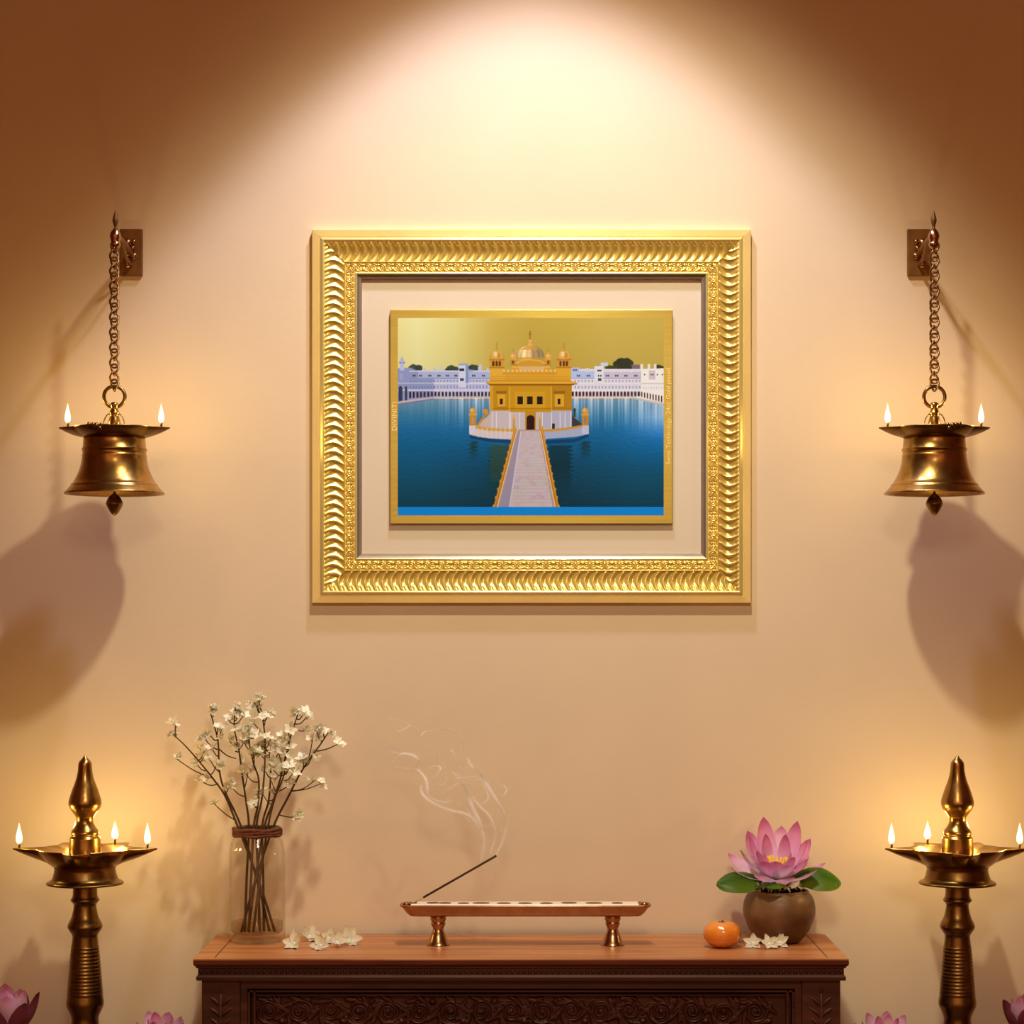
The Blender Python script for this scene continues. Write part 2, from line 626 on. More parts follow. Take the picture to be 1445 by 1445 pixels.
def scrolls(u, t, L):
    b = t - 53.5
    n = round(L / SP)
    p = L / n
    a = (u - L / 2) % p * (SP / p)
    h = 0.0

    def ridge(d, w, k):
        return k * exp(-(d / w) ** 2)
    for cx, sg in ((4.6, 1), (16.2, -1)):
        for off in (-SP, 0, SP):
            dx = (a - cx - off) * sg
            dd = sqrt(dx * dx + b * b)
            ang = abs(atan2(b, dx))
            if ang > 0.75:
                h = max(h, ridge(dd - 4.6, 0.85, 1.0))
            if ang > 0.4:
                h = max(h, ridge(dd - 1.9, 0.7, 0.8))
    h = max(h, ridge(sqrt((a - 10.4) ** 2 + (b - 2.6) ** 2), 1.6, 0.9), ridge(sqrt((a - 10.4) ** 2 + (b + 3.2) ** 2), 1.3, 0.8))
    h = max(h, ridge(sqrt(min(a, SP - a) ** 2 + (b) ** 2), 1.2, 0.9))
    e = 1.0 if abs(b) < 6.2 else 0.3
    return h * 2.3 * mm * e


frame_part('scroll_band', M['gold'],
           [(45, 9.7 * mm), (45.6, 11.6 * mm), (46.6, 11.6 * mm)] + [(46.6 + 13.8 * j / 19, 9.6 * mm) for j in range(20)],
           du=0.75, relief=lambda u, t, L: scrolls(u, t, L) if t > 46.65 else 0.0, auto=None)
frame_part('inner_gold_lip', M['gold_rim'],
           [(60.4, 9.6 * mm), (60.6, 11.2 * mm), (62.2, 12.0 * mm), (63.4, 11.0 * mm), (63.6, 9.0 * mm)], smooth=False)
frame_part('inner_metal_lip', M['silver'],
           [(63.5, 9.4 * mm), (66.0, 8.2 * mm), (66.3, 7.4 * mm), (69.5, 6.4 * mm), (70.0, 3.2 * mm), (70.0, 0.6 * mm)], smooth=False)

# pale board added to lighten the wall seen through the pane
bm = bmesh.new()
a, b = fl(FX0 + 62, FY1 - 62, 0.2 * mm), fl(FX1 - 62, FY0 + 62, 1.4 * mm)
box(bm, a.x, b.x, b.y, a.y, a.z, b.z)
obj('added_pale_board', bm, M['board'], frame, smooth=False)

# clear pane that carries the plate
bm = bmesh.new()
a, b = fl(FX0 + 66, FY1 - 66, 3.0 * mm), fl(FX1 - 66, FY0 + 66, 4.6 * mm)
box(bm, a.x, b.x, b.y, a.y, a.z, b.z)
obj('glass_pane', bm, M['pane'], frame, smooth=False)

# the gold plate
bm = bmesh.new()
PH = 9.0 * mm
a, b = fl(550, 739, 4.6 * mm), fl(949.5, 436, PH)
box(bm, a.x, b.x, b.y, a.y, a.z, b.z, 0.9 * mm, 2)
plate = obj('gold_plate', bm, M['plate'], frame, smooth=False)


# ---- the printed picture, drawn as polygons into a fine grid of colours
class Canvas:
    SS = 3

    def __init__(s, x0, y0, x1, y1):
        s.x0, s.y0, s.x1, s.y1 = x0, y0, x1, y1
        s.W, s.H = (x1 - x0) * s.SS, (y1 - y0) * s.SS
        yy, xx = np.mgrid[0:s.H, 0:s.W]
        s.X = x0 + (xx + 0.5) / s.SS
        s.Y = y0 + (yy + 0.5) / s.SS
        s.C = np.zeros((s.H, s.W, 3))

    def put(s, mask, col, a=1.0):
        col = np.array(col, float)
        if col.ndim == 1:
            s.C[mask] = s.C[mask] * (1 - a) + col * a
        else:
            s.C[mask] = s.C[mask] * (1 - a) + col[mask] * a

    def rect(s, x0, y0, x1, y1, col, a=1.0):
        i0, i1 = [int(clampf(round((v - s.x0) * s.SS), 0, s.W)) for v in (x0, x1)]
        j0, j1 = [int(clampf(round((v - s.y0) * s.SS), 0, s.H)) for v in (y0, y1)]
        s.C[j0:j1, i0:i1] = s.C[j0:j1, i0:i1] * (1 - a) + np.array(col, float) * a

    def ell(s, cx, cy, rx, ry, col, a=1.0, clip=None):
        m = ((s.X - cx) / rx) ** 2 + ((s.Y - cy) / ry) ** 2 < 1
        if clip is not None:
            m &= clip
        s.put(m, col, a)

    def poly_mask(s, pts):
        m = np.zeros((s.H, s.W), bool)
        n = len(pts)
        for i in range(n):
            xa, ya = pts[i]
            xb, yb = pts[(i + 1) % n]
            if ya == yb:
                continue
            c = ((ya > s.Y) != (yb > s.Y)) & (s.X < (xb - xa) * (s.Y - ya) / (yb - ya) + xa)
            m ^= c
        return m

    def poly(s, pts, col, a=1.0):
        s.put(s.poly_mask(pts), col, a)

    def line(s, x0, y0, x1, y1, w, col, a=1.0):
        d = sqrt((x1 - x0) ** 2 + (y1 - y0) ** 2)
        nx, ny = -(y1 - y0) / d * w / 2, (x1 - x0) / d * w / 2
        s.poly([(x0 + nx, y0 + ny), (x1 + nx, y1 + ny), (x1 - nx, y1 - ny), (x0 - nx, y0 - ny)], col, a)

    def result(s):
        k = s.SS
        return s.C.reshape(s.H // k, k, s.W // k, k, 3).mean(axis=(1, 3))


def paint_picture():
    c = Canvas(561, 448, 937, 727)
    X, Y = c.X, c.Y
    rng = np.random.RandomState(3)

    def lerp(a, b, t):
        t = np.clip(t, 0, 1)[..., None]
        return np.array(a, float) * (1 - t) + np.array(b, float) * t
    # gold sky
    xs = [561, 590, 640, 700, 750, 800, 860, 937]
    cs = [(240, 222, 138), (240, 228, 150), (230, 212, 124), (205, 172, 74), (196, 162, 62), (198, 166, 66), (204, 172, 76), (202, 170, 74)]
    sky = np.stack([np.interp(X, xs, [q[i] for q in cs]) for i in range(3)], -1)
    sky = sky * (1 - 0.04 * np.clip((Y - 448) / 80, 0, 1))[..., None]
    c.C[:] = sky
    # lake, greens and blues raised to offset weaker light low on the plate
    wy = [560, 585, 605, 640, 680, 716]
    wl = [(116, 146, 160), (56, 120, 150), (28, 104, 146), (8, 90, 126), (2, 78, 100), (0, 64, 80)]
    wat = np.stack([np.interp(Y, wy, [q[i] for q in wl]) for i in range(3)], -1)
    side = np.clip((X - 850) / 90, 0, 1) * np.clip(1 - abs(Y - 612) / 50, 0, 1)
    wat = wat + side[..., None] * np.array([10, 22, 44])
    dk = np.clip(1 - abs(X - 748) / 150, 0, 1) * np.clip((Y - 618) / 40, 0, 1)
    wat = wat * (1 - 0.25 * dk[..., None])
    rip = np.sin(Y * 1.9 + 2.2 * np.sin(X * 0.11 + Y * 0.2)) * np.sin(X * 0.23 + 3 * np.sin(Y * 0.35)) + 0.5 * np.sin(Y * 3.1 + X * 0.07)
    amp = np.interp(Y, [562, 580, 620, 716], [1, 3, 7, 5])
    wat = np.clip(wat + (rip * amp)[..., None] * np.array([0.7, 1, 1.1]), 0, 255)
    c.put(Y > 562, wat)
    # reflections of the far arcades: pale streaks
    st = (np.sin(X * 0.62) + np.sin(X * 1.31 + 1) + np.sin(X * 0.27 + 2)) / 3
    f = np.clip((610 - Y) / 46, 0, 1) * np.clip((X - 600) / 60, 0.15, 1) * (Y > 561)
    c.C += (f * np.clip(0.35 + st, 0, 1))[..., None] * np.array([92, 72, 62])
    f2 = np.clip(1 - abs(Y - 588) / 32, 0, 1) * np.clip((X - 880) / 40, 0, 1) * (Y > 562)
    c.C += f2[..., None] * np.array([80, 50, 40]) * 0.8
    # far white buildings, back row
    lilac, white, shade = (176, 176, 200), (222, 212, 216), (150, 156, 186)
    # trees
    def tree(cx, cy, rx, ry, col):
        for k in range(9):
            a = rng.rand() * 6.28
            c.ell(cx + cos(a) * rx * 0.55, cy + sin(a) * ry * 0.45, rx * (0.45 + 0.2 * rng.rand()), ry * (0.45 + 0.25 * rng.rand()),
                  np.array(col) * (0.8 + 0.4 * rng.rand()))
        c.rect(cx - rx, cy + ry * 0.2, cx + rx, cy + ry * 1.2, np.array(col) * 0.85)
    tree(586, 519, 9, 6, (72, 80, 66))
    tree(638, 521, 9, 6, (60, 70, 54))
    tree(668, 520, 8, 6, (62, 72, 58))
    tree(880, 514, 13, 10, (66, 66, 40))
    tree(862, 520, 10, 5, (74, 78, 40))
    tree(930, 519, 7, 5, (70, 72, 44))
    c.rect(892, 514, 903, 524, (122, 106, 106))
    # left wing
    c.rect(578, 522, 692, 560, (190, 188, 206))
    c.poly([(561, 519), (578, 518), (592, 524), (612, 524), (612, 562), (585, 567), (561, 571)], (146, 152, 182))
    c.poly([(590, 524), (692, 523), (692, 533), (590, 533)], (176, 178, 200))
    c.rect(577, 522.5, 692, 524, (214, 206, 216))
    c.rect(577, 532.5, 692, 534, (136, 144, 176))
    c.rect(610, 539, 692, 541, (224, 216, 222))
    c.rect(561, 539.5, 612, 541, (184, 186, 208))
    c.rect(561, 549, 692, 550.5, (222, 214, 220))
    for x in np.arange(612, 690, 4.6):
        c.rect(x, 535.5, x + 1.8, 538.5, (140, 146, 172))
        c.rect(x, 543.5, x + 1.9, 547.5, (136, 142, 168))
    for x in np.arange(578, 612, 4.2):
        c.rect(x, 536, x + 1.3, 538.5, (118, 128, 160))
        c.rect(x, 544, x + 1.4, 548, (110, 120, 154))
    for x in (582, 591, 604, 617, 629, 641, 666, 680):
        c.rect(x, 528, x + 1.6, 530.6, (44, 44, 66))
        c.rect(x + 2.6, 528, x + 4.2, 530.6, (44, 44, 66))
    for x in np.arange(577, 690, 5.1):
        big = 1.0
        c.rect(x, 553.6, x + 3.0, 558.6 + max(0, (612 - x) * 0.08), (58, 40, 52))
        c.ell(x + 1.5, 553.6, 1.5, 1.6, (58, 40, 52))
    for x, w in ((562, 5.5), (571, 3.2)):
        c.rect(x, 548, x + w, 568, (58, 60, 78))
        c.ell(x + w / 2, 548, w / 2, 4, (58, 60, 78))
    c.ell(566, 531, 2.5, 5, (160, 166, 194))
    c.poly([(561, 566), (590, 562), (618, 559), (692, 558.6), (692, 561), (618, 561.5), (590, 566), (561, 571)], (204, 178, 176))
    c.poly([(561, 569), (612, 561.5), (612, 563), (561, 572)], (112, 126, 140))
    # corner tower with a cupola
    c.rect(564, 511, 570, 522, (188, 190, 210))
    c.rect(563, 510, 571, 512, (120, 128, 160))
    c.ell(567, 508, 2.8, 3.4, (178, 180, 206))
    c.line(567, 506, 567, 502, 0.8, (150, 150, 176))
    # square tower
    c.rect(647, 513, 657, 546, (214, 210, 222))
    c.rect(657, 514, 661, 540, (128, 146, 180))
    c.rect(648, 519.5, 655, 523, (40, 42, 60))
    c.rect(649, 533, 654.5, 537, (66, 70, 92))
    c.rect(647, 512, 661, 515, (160, 164, 190))
    for x, h in ((613, 4), (623, 6), (676, 5), (678, 8), (688, 3), (599, 3)):
        c.rect(x - 1.6, 523 - h, x + 1.6, 523, (196, 196, 214))
        c.ell(x, 523 - h, 1.6, 1.6, (196, 196, 214))
    c.rect(662, 521, 667, 524, (150, 164, 190))
    # right wing
    c.rect(804, 520, 910, 561, (226, 216, 216))
    c.rect(804, 523, 842, 533, (184, 192, 216))
    c.rect(842, 524, 906, 533, (206, 190, 194))
    c.rect(804, 532.5, 906, 534, (166, 164, 186))
    c.rect(804, 539.4, 910, 540.8, (240, 230, 228))
    c.rect(804, 549.5, 910, 551, (242, 232, 230))
    for x in np.arange(811, 906, 4.8):
        c.rect(x, 535.4, x + 1.9, 538.6, (168, 160, 172))
        c.rect(x, 544, x + 1.9, 547.6, (164, 154, 168))
    for x in (814, 828, 855, 868, 881, 895):
        c.rect(x, 528.3, x + 1.8, 530.6, (40, 40, 62))
        c.rect(x + 2.8, 528.3, x + 4.6, 530.6, (40, 40, 62))
    for x in np.arange(807, 904, 4.9):
        c.rect(x, 553.4, x + 3.1, 558.6, (66, 40, 40))
        c.ell(x + 1.55, 553.4, 1.55, 1.7, (66, 40, 40))
    c.rect(804, 558.8, 894, 561.5, (230, 200, 190))
    c.rect(839, 516, 852, 541, (226, 222, 232))
    c.rect(848, 511, 858, 516, (206, 206, 222))
    c.rect(843, 521, 849, 523.4, (60, 62, 84))
    c.rect(844, 528.3, 846, 530.6, (40, 40, 62))
    c.rect(847, 528.3, 849, 530.6, (40, 40, 62))
    c.rect(844, 533, 849, 537, (78, 70, 84))
    c.rect(806, 518, 818, 524, (186, 190, 210))
    c.rect(808, 520, 815, 523, (120, 124, 150))
    c.rect(826, 519, 832, 524, (214, 212, 222))
    for x in (864, 877, 891):
        c.rect(x - 1, 521, x + 1, 525, (226, 218, 220))
    # right side wing, nearer and brighter
    c.poly([(905, 520), (937, 519), (937, 572), (893, 561), (905, 558)], (246, 236, 230))
    c.rect(916, 522, 925, 535, (214, 192, 190))
    c.rect(905, 540, 937, 541.5, (206, 182, 180))
    for x in (909, 918.5, 921, 927, 934):
        c.rect(x, 527, x + 2, 529, (96, 92, 110))
    for x in np.arange(908, 937, 3.6):
        c.rect(x, 544.5, x + 1.2, 548.5, (206, 196, 200))
    for i, x in enumerate(np.arange(905, 936, 4.0)):
        y = 553.5 + i * 0.8
        c.rect(x, y, x + 2.0, y + 6 + i * 0.25, (96, 56, 50))
        c.ell(x + 1.0, y, 1.0, 1.3, (96, 56, 50))
    c.poly([(893, 559), (937, 568), (937, 570.5), (893, 561)], (236, 190, 172))
    c.poly([(893, 560.6), (937, 570), (937, 572.4), (893, 562)], (166, 196, 192))
    for x in (906, 916, 925):
        c.rect(x - 1.8, 515, x + 1.8, 521, (240, 232, 230))
        c.ell(x, 515, 1.8, 2.2, (240, 232, 230))
    # island platform
    c.poly([(663, 612), (700, 620), (730, 621), (770, 621), (810, 619), (831, 612), (831, 616), (810, 624), (770, 626), (722, 625), (690, 623), (663, 618)], (6, 64, 104))
    c.poly([(663, 603), (690, 607), (727, 609), (727, 620), (690, 618), (676, 616), (663, 613)], (216, 196, 188))
    c.poly([(762, 609), (800, 606), (831, 600), (831, 612), (812, 616), (770, 619), (762, 619)], (170, 172, 190))
    c.poly([(672, 600), (692, 583), (694, 606), (680, 604)], (206, 178, 164))
    c.poly([(805, 584), (824, 600), (812, 603), (805, 603)], (66, 58, 58))
    # building core: marble base
    c.rect(692, 576, 807, 606, (204, 184, 176))
    c.rect(763, 578, 807, 604, (184, 176, 182))
    for x in (694, 700, 718, 720, 733, 765, 778, 790, 797, 805):
        c.rect(x, 581, x + 1, 604, (232, 222, 216))
    c.rect(779, 597, 783, 605, (60, 34, 26))
    # gold storey
    gold, lit, deep, dark = (202, 140, 22), (232, 170, 58), (168, 104, 14), (60, 34, 10)
    c.rect(691, 541, 807, 579, (196, 136, 22))
    c.rect(719, 545, 778, 581, (204, 144, 24))
    c.rect(779, 541, 807, 577, (186, 128, 22))
    c.rect(691, 575, 807, 577, (176, 118, 18))
    c.rect(691, 541, 696, 578, (214, 154, 40))
    for x in (718.5, 777.5):
        c.rect(x, 545, x + 1.2, 580, (228, 178, 60))
    c.rect(726, 552, 770, 575.5, (212, 152, 32))
    for x in (730, 743.5, 757.5):
        c.rect(x - 1, 557.5, x + 9, 571, (222, 168, 52))
        c.rect(x, 558.5, x + 8, 570, (44, 26, 12))
    for x, w in ((702, 11), (783, 13)):
        c.rect(x - 2, 551.5, x + w + 2, 554.5, (150, 94, 20))
        c.rect(x, 556, x + w, 575, (222, 164, 44))
        c.rect(x + w * 0.3, 562, x + w * 0.3 + 4, 570, (48, 26, 12))
        c.rect(x - 1, 573.5, x + w + 1, 576, (178, 116, 22))
    # eaves
    c.poly([(685, 539.5), (690, 537.5), (808, 537.5), (816, 541), (806, 543.5), (692, 543.5)], (148, 92, 18))
    c.poly([(685, 539.8), (690, 537), (808, 537), (815, 540.6), (806, 541), (692, 541)], (228, 166, 50))
    # upper parapet
    c.rect(691, 527, 806, 537.5, (222, 160, 44))
    c.rect(691, 520, 713, 537, (230, 168, 52))
    c.rect(783, 519, 806, 537, (226, 164, 46))
    c.rect(691, 536, 806, 537.2, (188, 124, 26))
    for y in (530, 533.5):
        c.rect(691, y, 806, y + 0.7, (200, 138, 32))
    # central kiosk
    c.rect(722, 514, 776, 526, (220, 156, 46))
    c.poly([(722, 514), (728, 512), (735, 507.5), (748, 506), (762, 507.5), (769, 512), (776, 514), (776, 518), (722, 518)], (232, 176, 70))
    c.rect(732, 517, 768, 523, (216, 176, 120))
    c.poly([(728, 514), (736, 509), (748, 507.5), (761, 509), (769, 514), (769, 516.5), (728, 516.5)], (210, 148, 44))
    c.rect(721, 513.4, 730, 515.4, (180, 116, 26))
    c.rect(768, 513.4, 777, 515.4, (180, 116, 26))
    # row of little domes
    for x in np.linspace(711.5, 783.5, 13):
        c.rect(x - 2.4, 524, x + 2.4, 527.5, (206, 138, 36))
        c.ell(x, 523, 2.3, 2.5, (236, 172, 66))
        c.ell(x - 0.6, 522.2, 1.0, 1.0, (250, 214, 130))
    # big ribbed dome
    dome = ((X - 748) / 20.5) ** 2 + ((Y - 502) / 15) ** 2 < 1
    dome &= Y < 506.5
    t = np.clip((X - 728) / 41, 0, 1)
    shade_ = 0.62 + 0.42 * np.exp(-((t - 0.30) / 0.26) ** 2)
    u = np.arcsin(np.clip((X - 748) / (20.6 * np.sqrt(np.clip(1 - ((Y - 502) / 15.5) ** 2, 0.02, 1))), -1, 1))
    rb = 0.86 + 0.22 * np.abs(np.cos(u * 7))
    dc = np.clip(np.array([250, 206, 130])[None, None] * (shade_ * rb)[..., None], 0, 255)
    c.put(dome, dc)
    c.poly([(740, 489), (748, 483), (756, 489), (762, 493), (734, 493)], (214, 152, 62), 0.8)
    c.rect(728, 503.8, 769, 506, (212, 142, 44), 0.8)
    c.poly([(744, 487), (748, 480), (752, 487)], (228, 170, 82))
    c.ell(748, 479.8, 2.2, 2.6, (232, 178, 90))
    c.line(748, 479, 748, 466, 1.1, (150, 96, 40))
    c.line(746, 471, 750, 471, 1.1, (150, 96, 40))
    # side cupolas of the kiosk
    for x in (724, 774):
        c.rect(x - 3.6, 507, x + 3.6, 514, (206, 140, 46))
        c.rect(x - 1.6, 508, x + 1.4, 513, (120, 70, 24))
        c.ell(x, 502.5, 4.0, 4.0, (230, 164, 70))
        c.ell(x - 1, 501, 1.6, 1.6, (246, 200, 120))
        c.poly([(x - 2, 499.6), (x, 494.5), (x + 2, 499.6)], (218, 156, 66))
        c.line(x, 496, x, 491, 0.7, (170, 116, 50))
        c.rect(x - 4.6, 505.8, x + 4.6, 507.3, (224, 160, 60))
    # corner towers
    for x in (701, 796):
        c.rect(x - 10, 508, x + 10, 517.5, (214, 150, 52))
        for dx in (-6.5, -1.8, 2.8):
            c.rect(x + dx, 510, x + dx + 3, 516, (92, 52, 18))
            c.ell(x + dx + 1.5, 510, 1.5, 1.5, (92, 52, 18))
        c.rect(x - 10.6, 517, x + 10.6, 519, (190, 126, 32))
        c.rect(x - 11, 505.6, x + 11, 507.8, (190, 122, 34))
        c.ell(x, 500.5, 7.2, 7, (226, 166, 76), 1, Y < 506)
        c.ell(x - 2, 499, 2.6, 3.6, (246, 206, 132))
        c.ell(x + 3, 501, 2.4, 4.4, (204, 140, 54))
        c.poly([(x - 2.5, 494.6), (x, 490), (x + 2.5, 494.6)], (210, 150, 62))
        c.line(x, 492, x, 482.5, 0.9, (150, 104, 50))
        for dx in (-9, 9):
            c.ell(x + dx, 503, 1.7, 2.6, (220, 152, 56))
            c.line(x + dx, 501, x + dx, 497.5, 0.7, (200, 140, 56))
    # gate
    c.rect(741, 579, 756, 606, (196, 138, 30))
    c.rect(743, 590, 754.5, 607, (52, 26, 18))
    c.ell(748.7, 590, 5.8, 4.6, (52, 26, 18))
    c.rect(743, 606.4, 755, 608, (222, 200, 190))
    # corner pavilions
    for x in (667, 826):
        c.rect(x - 4.6, 584.5, x + 4.6, 600, (204, 136, 36))
        c.rect(x - 1.6, 588, x + 1.8, 597.5, (146, 128, 104) if x > 700 else (190, 150, 110))
        c.rect(x - 5.6, 583.4, x + 5.6, 585.4, (226, 170, 80))
        c.ell(x, 579.6, 4.4, 4.6, (222, 152, 56))
        c.ell(x - 1.2, 578, 1.6, 1.9, (244, 196, 112))
        c.line(x, 576, x, 571, 0.9, (190, 126, 50))
        c.rect(x - 5, 600, x + 5, 612, (218, 204, 204) if x < 700 else (196, 192, 204))
    c.line(673, 601, 684, 586, 3.0, (206, 136, 34))
    c.line(684, 586, 690, 582, 3.0, (206, 136, 34))
    c.ell(685, 580, 3.6, 3.6, (224, 140, 46))
    c.rect(809.5, 579, 812.5, 588, (60, 56, 34))
    c.ell(811, 578, 1.8, 2.8, (60, 56, 34))
    # golden railing round the island
    c.poly([(672, 600), (690, 603), (727, 605), (727, 609), (690, 607.5), (670, 604)], (214, 158, 62))
    c.poly([(763, 606), (800, 603), (822, 599), (822, 602), (800, 606.5), (763, 609.5)], (204, 148, 52))
    for x in np.arange(674, 727, 6.4):
        c.rect(x, 603, x + 0.8, 617, (236, 214, 196))
    # reflections in the water
    for (x0, x1, y0, y1, cl, al) in ((690, 722, 628, 712, (52, 58, 22), 0.6), (774, 806, 628, 704, (12, 36, 34), 0.75), (663, 673, 622, 650, (34, 44, 24), 0.75),
                                     (820, 832, 622, 650, (30, 42, 32), 0.7)):
        wob = 2.5 * np.sin(Y * 1.1) + 1.4 * np.sin(Y * 2.3 + 1)
        m = (X > x0 + wob) & (X < x1 + wob) & (Y > y0) & (Y < y1)
        fade = np.clip((y1 - Y) / (y1 - y0) * 1.6, 0, 1) * al * (0.75 + 0.25 * np.sin(Y * 2.4 + 0.2 * X))
        fade = np.where(m, np.clip(fade, 0, 1), 0)[..., None]
        c.C[:] = c.C * (1 - fade) + np.array(cl, float) * fade
    m = (X > 692) & (X < 724) & (Y > 624) & (Y < 680) & (np.sin(Y * 2.2 + np.sin(X * 0.5)) > 0.4)
    c.put(m, (120, 106, 44), 0.35)
    # causeway
    c.poly([(729, 606), (763, 606), (787, 716), (697, 716)], (186, 150, 130))
    c.poly([(731, 608), (761, 608), (780, 716), (706, 716)], (206, 186, 180))
    c.poly([(731, 608), (735, 608), (718, 716), (704, 716)], (160, 146, 158))
    c.line(735, 608, 719, 716, 1.4, (222, 206, 204))
    for i in range(26):
        y = 610 + 104 * (i / 26) ** 1.25
        tt = (y - 608) / 108
        c.line(735 - 16 * tt, y, 761 + 19 * tt, y, 0.4 + 0.3 * tt, (182, 158, 150), 0.7)
        for q in range(5):
            xx = (735 - 16 * tt) + (26 + 35 * tt) * (q + (0.5 if i % 2 else 0.15)) / 5
            if rng.rand() < 0.45:
                c.rect(xx, y, xx + 5 + 4 * tt, y + 3 + 2 * tt, (186 + rng.randint(0, 32), 160 + rng.randint(0, 30), 150 + rng.randint(0, 30)), 0.6)
    for (xa, xb, s) in ((728, 698, -1), (764, 787, 1)):
        c.line(xa, 604, xb, 716, 4.2, (190, 116, 26))
        c.line(xa - s * 2.2, 604, xb - s * 3.4, 716, 1.4, (236, 202, 150))
        c.line(xa + s * 0.5, 604, xb + s * 0.8, 716, 1.4, (222, 156, 48))
        for i in range(13):
            tt = (i / 12) ** 1.3
            x = xa + (xb - xa) * tt + s * 1.2
            y = 604 + 112 * tt
            c.ell(x, y - 2, 1.2 + 0.6 * tt, 1.6 + 1.0 * tt, (216, 148, 46))
    for x in (725, 762):
        c.rect(x - 1.3, 590, x + 1.3, 607, (206, 148, 50))
        c.ell(x, 588, 2.0, 2.8, (230, 178, 70))
    # blue band under the picture, colour brightened against the dimmer light there
    c.rect(561, 715, 937, 727, (2, 138, 212))
    return c.result()


PRINT_GAIN = np.array([0.86, 1.05, 1.45])   # compensates for the warm lamps of the room
img = paint_picture() / 255.0
lin = np.where(img <= 0.04045, img / 12.92, ((img + 0.055) / 1.055) ** 2.4)
lin = np.clip(lin * PRINT_GAIN, 0.004, 0.97)
nh, nw = lin.shape[:2]
a, b = fl(561, 727, PH), fl(937, 448, PH + 0.25 * mm)
xs = np.linspace(a.x, b.x, nw + 1)
zs = np.linspace(b.z, a.z, nh + 1)
XX, ZZ = np.meshgrid(xs, zs)
co = np.stack([XX, np.full_like(XX, b.y), ZZ], -1).reshape(-1, 3)
ii, jj = np.meshgrid(np.arange(nh), np.arange(nw), indexing='ij')
v0 = (ii * (nw + 1) + jj).ravel()
quads = np.stack([v0, v0 + nw + 1, v0 + nw + 2, v0 + 1], -1)
nq = len(quads)
rimv = [(a.x, a.y, b.z), (b.x, a.y, b.z), (b.x, a.y, a.z), (a.x, a.y, a.z)]
base = len(co)
co = np.vstack([co, np.array(rimv)])
c0, c1, c2, c3 = 0, nw, (nh + 1) * (nw + 1) - 1, nh * (nw + 1)
extra = [(base, base + 1, c1, c0), (base + 1, base + 2, c2, c1), (base + 2, base + 3, c3, c2), (base + 3, base, c0, c3)]
faces = np.vstack([quads, np.array(extra)])
me = bpy.data.meshes.new('picture_print')
me.vertices.add(len(co))
me.vertices.foreach_set('co', co.astype(np.float32).ravel())
me.loops.add(faces.size)
me.loops.foreach_set('vertex_index', faces.astype(np.int32).ravel())
me.polygons.add(len(faces))
me.polygons.foreach_set('loop_start', (np.arange(len(faces)) * 4).astype(np.int32))
me.update(calc_edges=True)
ca = me.color_attributes.new('ink', 'FLOAT_COLOR', 'CORNER')
cols = np.ones((len(faces), 4, 4), np.float32)
cols[:nq, :, :3] = lin.reshape(-1, 1, 3)
cols[nq:, :, :3] = 0.2
ca.data.foreach_set('color', cols.ravel())
m_, nt_, out_ = new_mat('printed_ink')
b_ = nt_.nodes.new('ShaderNodeBsdfPrincipled')
at_ = nt_.nodes.new('ShaderNodeAttribute')
at_.attribute_name = 'ink'
nt_.links.new(at_.outputs[0], b_.inputs['Base Color'])
b_.inputs['Roughness'].default_value = 0.5
b_.inputs['Specular IOR Level'].default_value = 0.06
nt_.links.new(b_.outputs[0], out_.inputs[0])
me.materials.append(m_)
pr = bpy.data.objects.new('picture_print', me)
link(pr, plate)
pr['label'] = 'printed view of a gold temple in a blue lake'


def lettering(text, px, y_bottom, y_top, cap_px):
    """raised letters reading upwards; px is the baseline (right-hand side of the rotated caps)"""
    cu = bpy.data.curves.new('lettering', 'FONT')
    cu.body = text
    cu.size = 1.0
    cu.extrude = 0.02
    to = bpy.data.objects.new('lettering', cu)
    COL.objects.link(to)
    bpy.context.view_layer.update()
    dg = bpy.context.evaluated_depsgraph_get()
    me = bpy.data.meshes.new_from_object(to.evaluated_get(dg))
    COL.objects.unlink(to)
    bpy.data.objects.remove(to)
    co = np.empty(len(me.vertices) * 3, np.float32)
    me.vertices.foreach_get('co', co)
    co = co.reshape(-1, 3)
    w0, w1 = co[:, 0].min(), co[:, 0].max()
    cap = 0.72
    out = np.empty_like(co)
    for i, (x, y, z) in enumerate(co):
        py = y_bottom + (x - w0) / (w1 - w0) * (y_top - y_bottom)
        p = fl(px - (cap - y) / cap * 0 + (-(y / cap)) * cap_px, py, PH + 0.10 * mm + (0.2 * mm if z > 0 else 0.0))
        out[i] = p
    me.vertices.foreach_set('co', out.ravel())
    me.materials.clear()
    me.materials.append(M['letter'])
    me.update()
    o = bpy.data.objects.new('lettering', me)
    link(o, plate)
    return o


lettering('DIVINITI', 559.3, 607, 567, 7.0)
lettering('Swiss Technology, 24ct. Gold plated', 946.3, 655, 519, 6.0)


# ================================================================== FLAMES
def flame_bm(h, r, c=(0, 0, 0)):
    bm = bmesh.new()
    prof = [(0, 0), (r * 0.55, h * 0.05), (r * 0.92, h * 0.16), (r, h * 0.27), (r * 0.88, h * 0.42), (r * 0.62, h * 0.60), (r * 0.34, h * 0.78), (r * 0.13, h * 0.92), (0, h)]
    lathe(bm, smooth_prof(prof, 3), 14, c)
    return bm


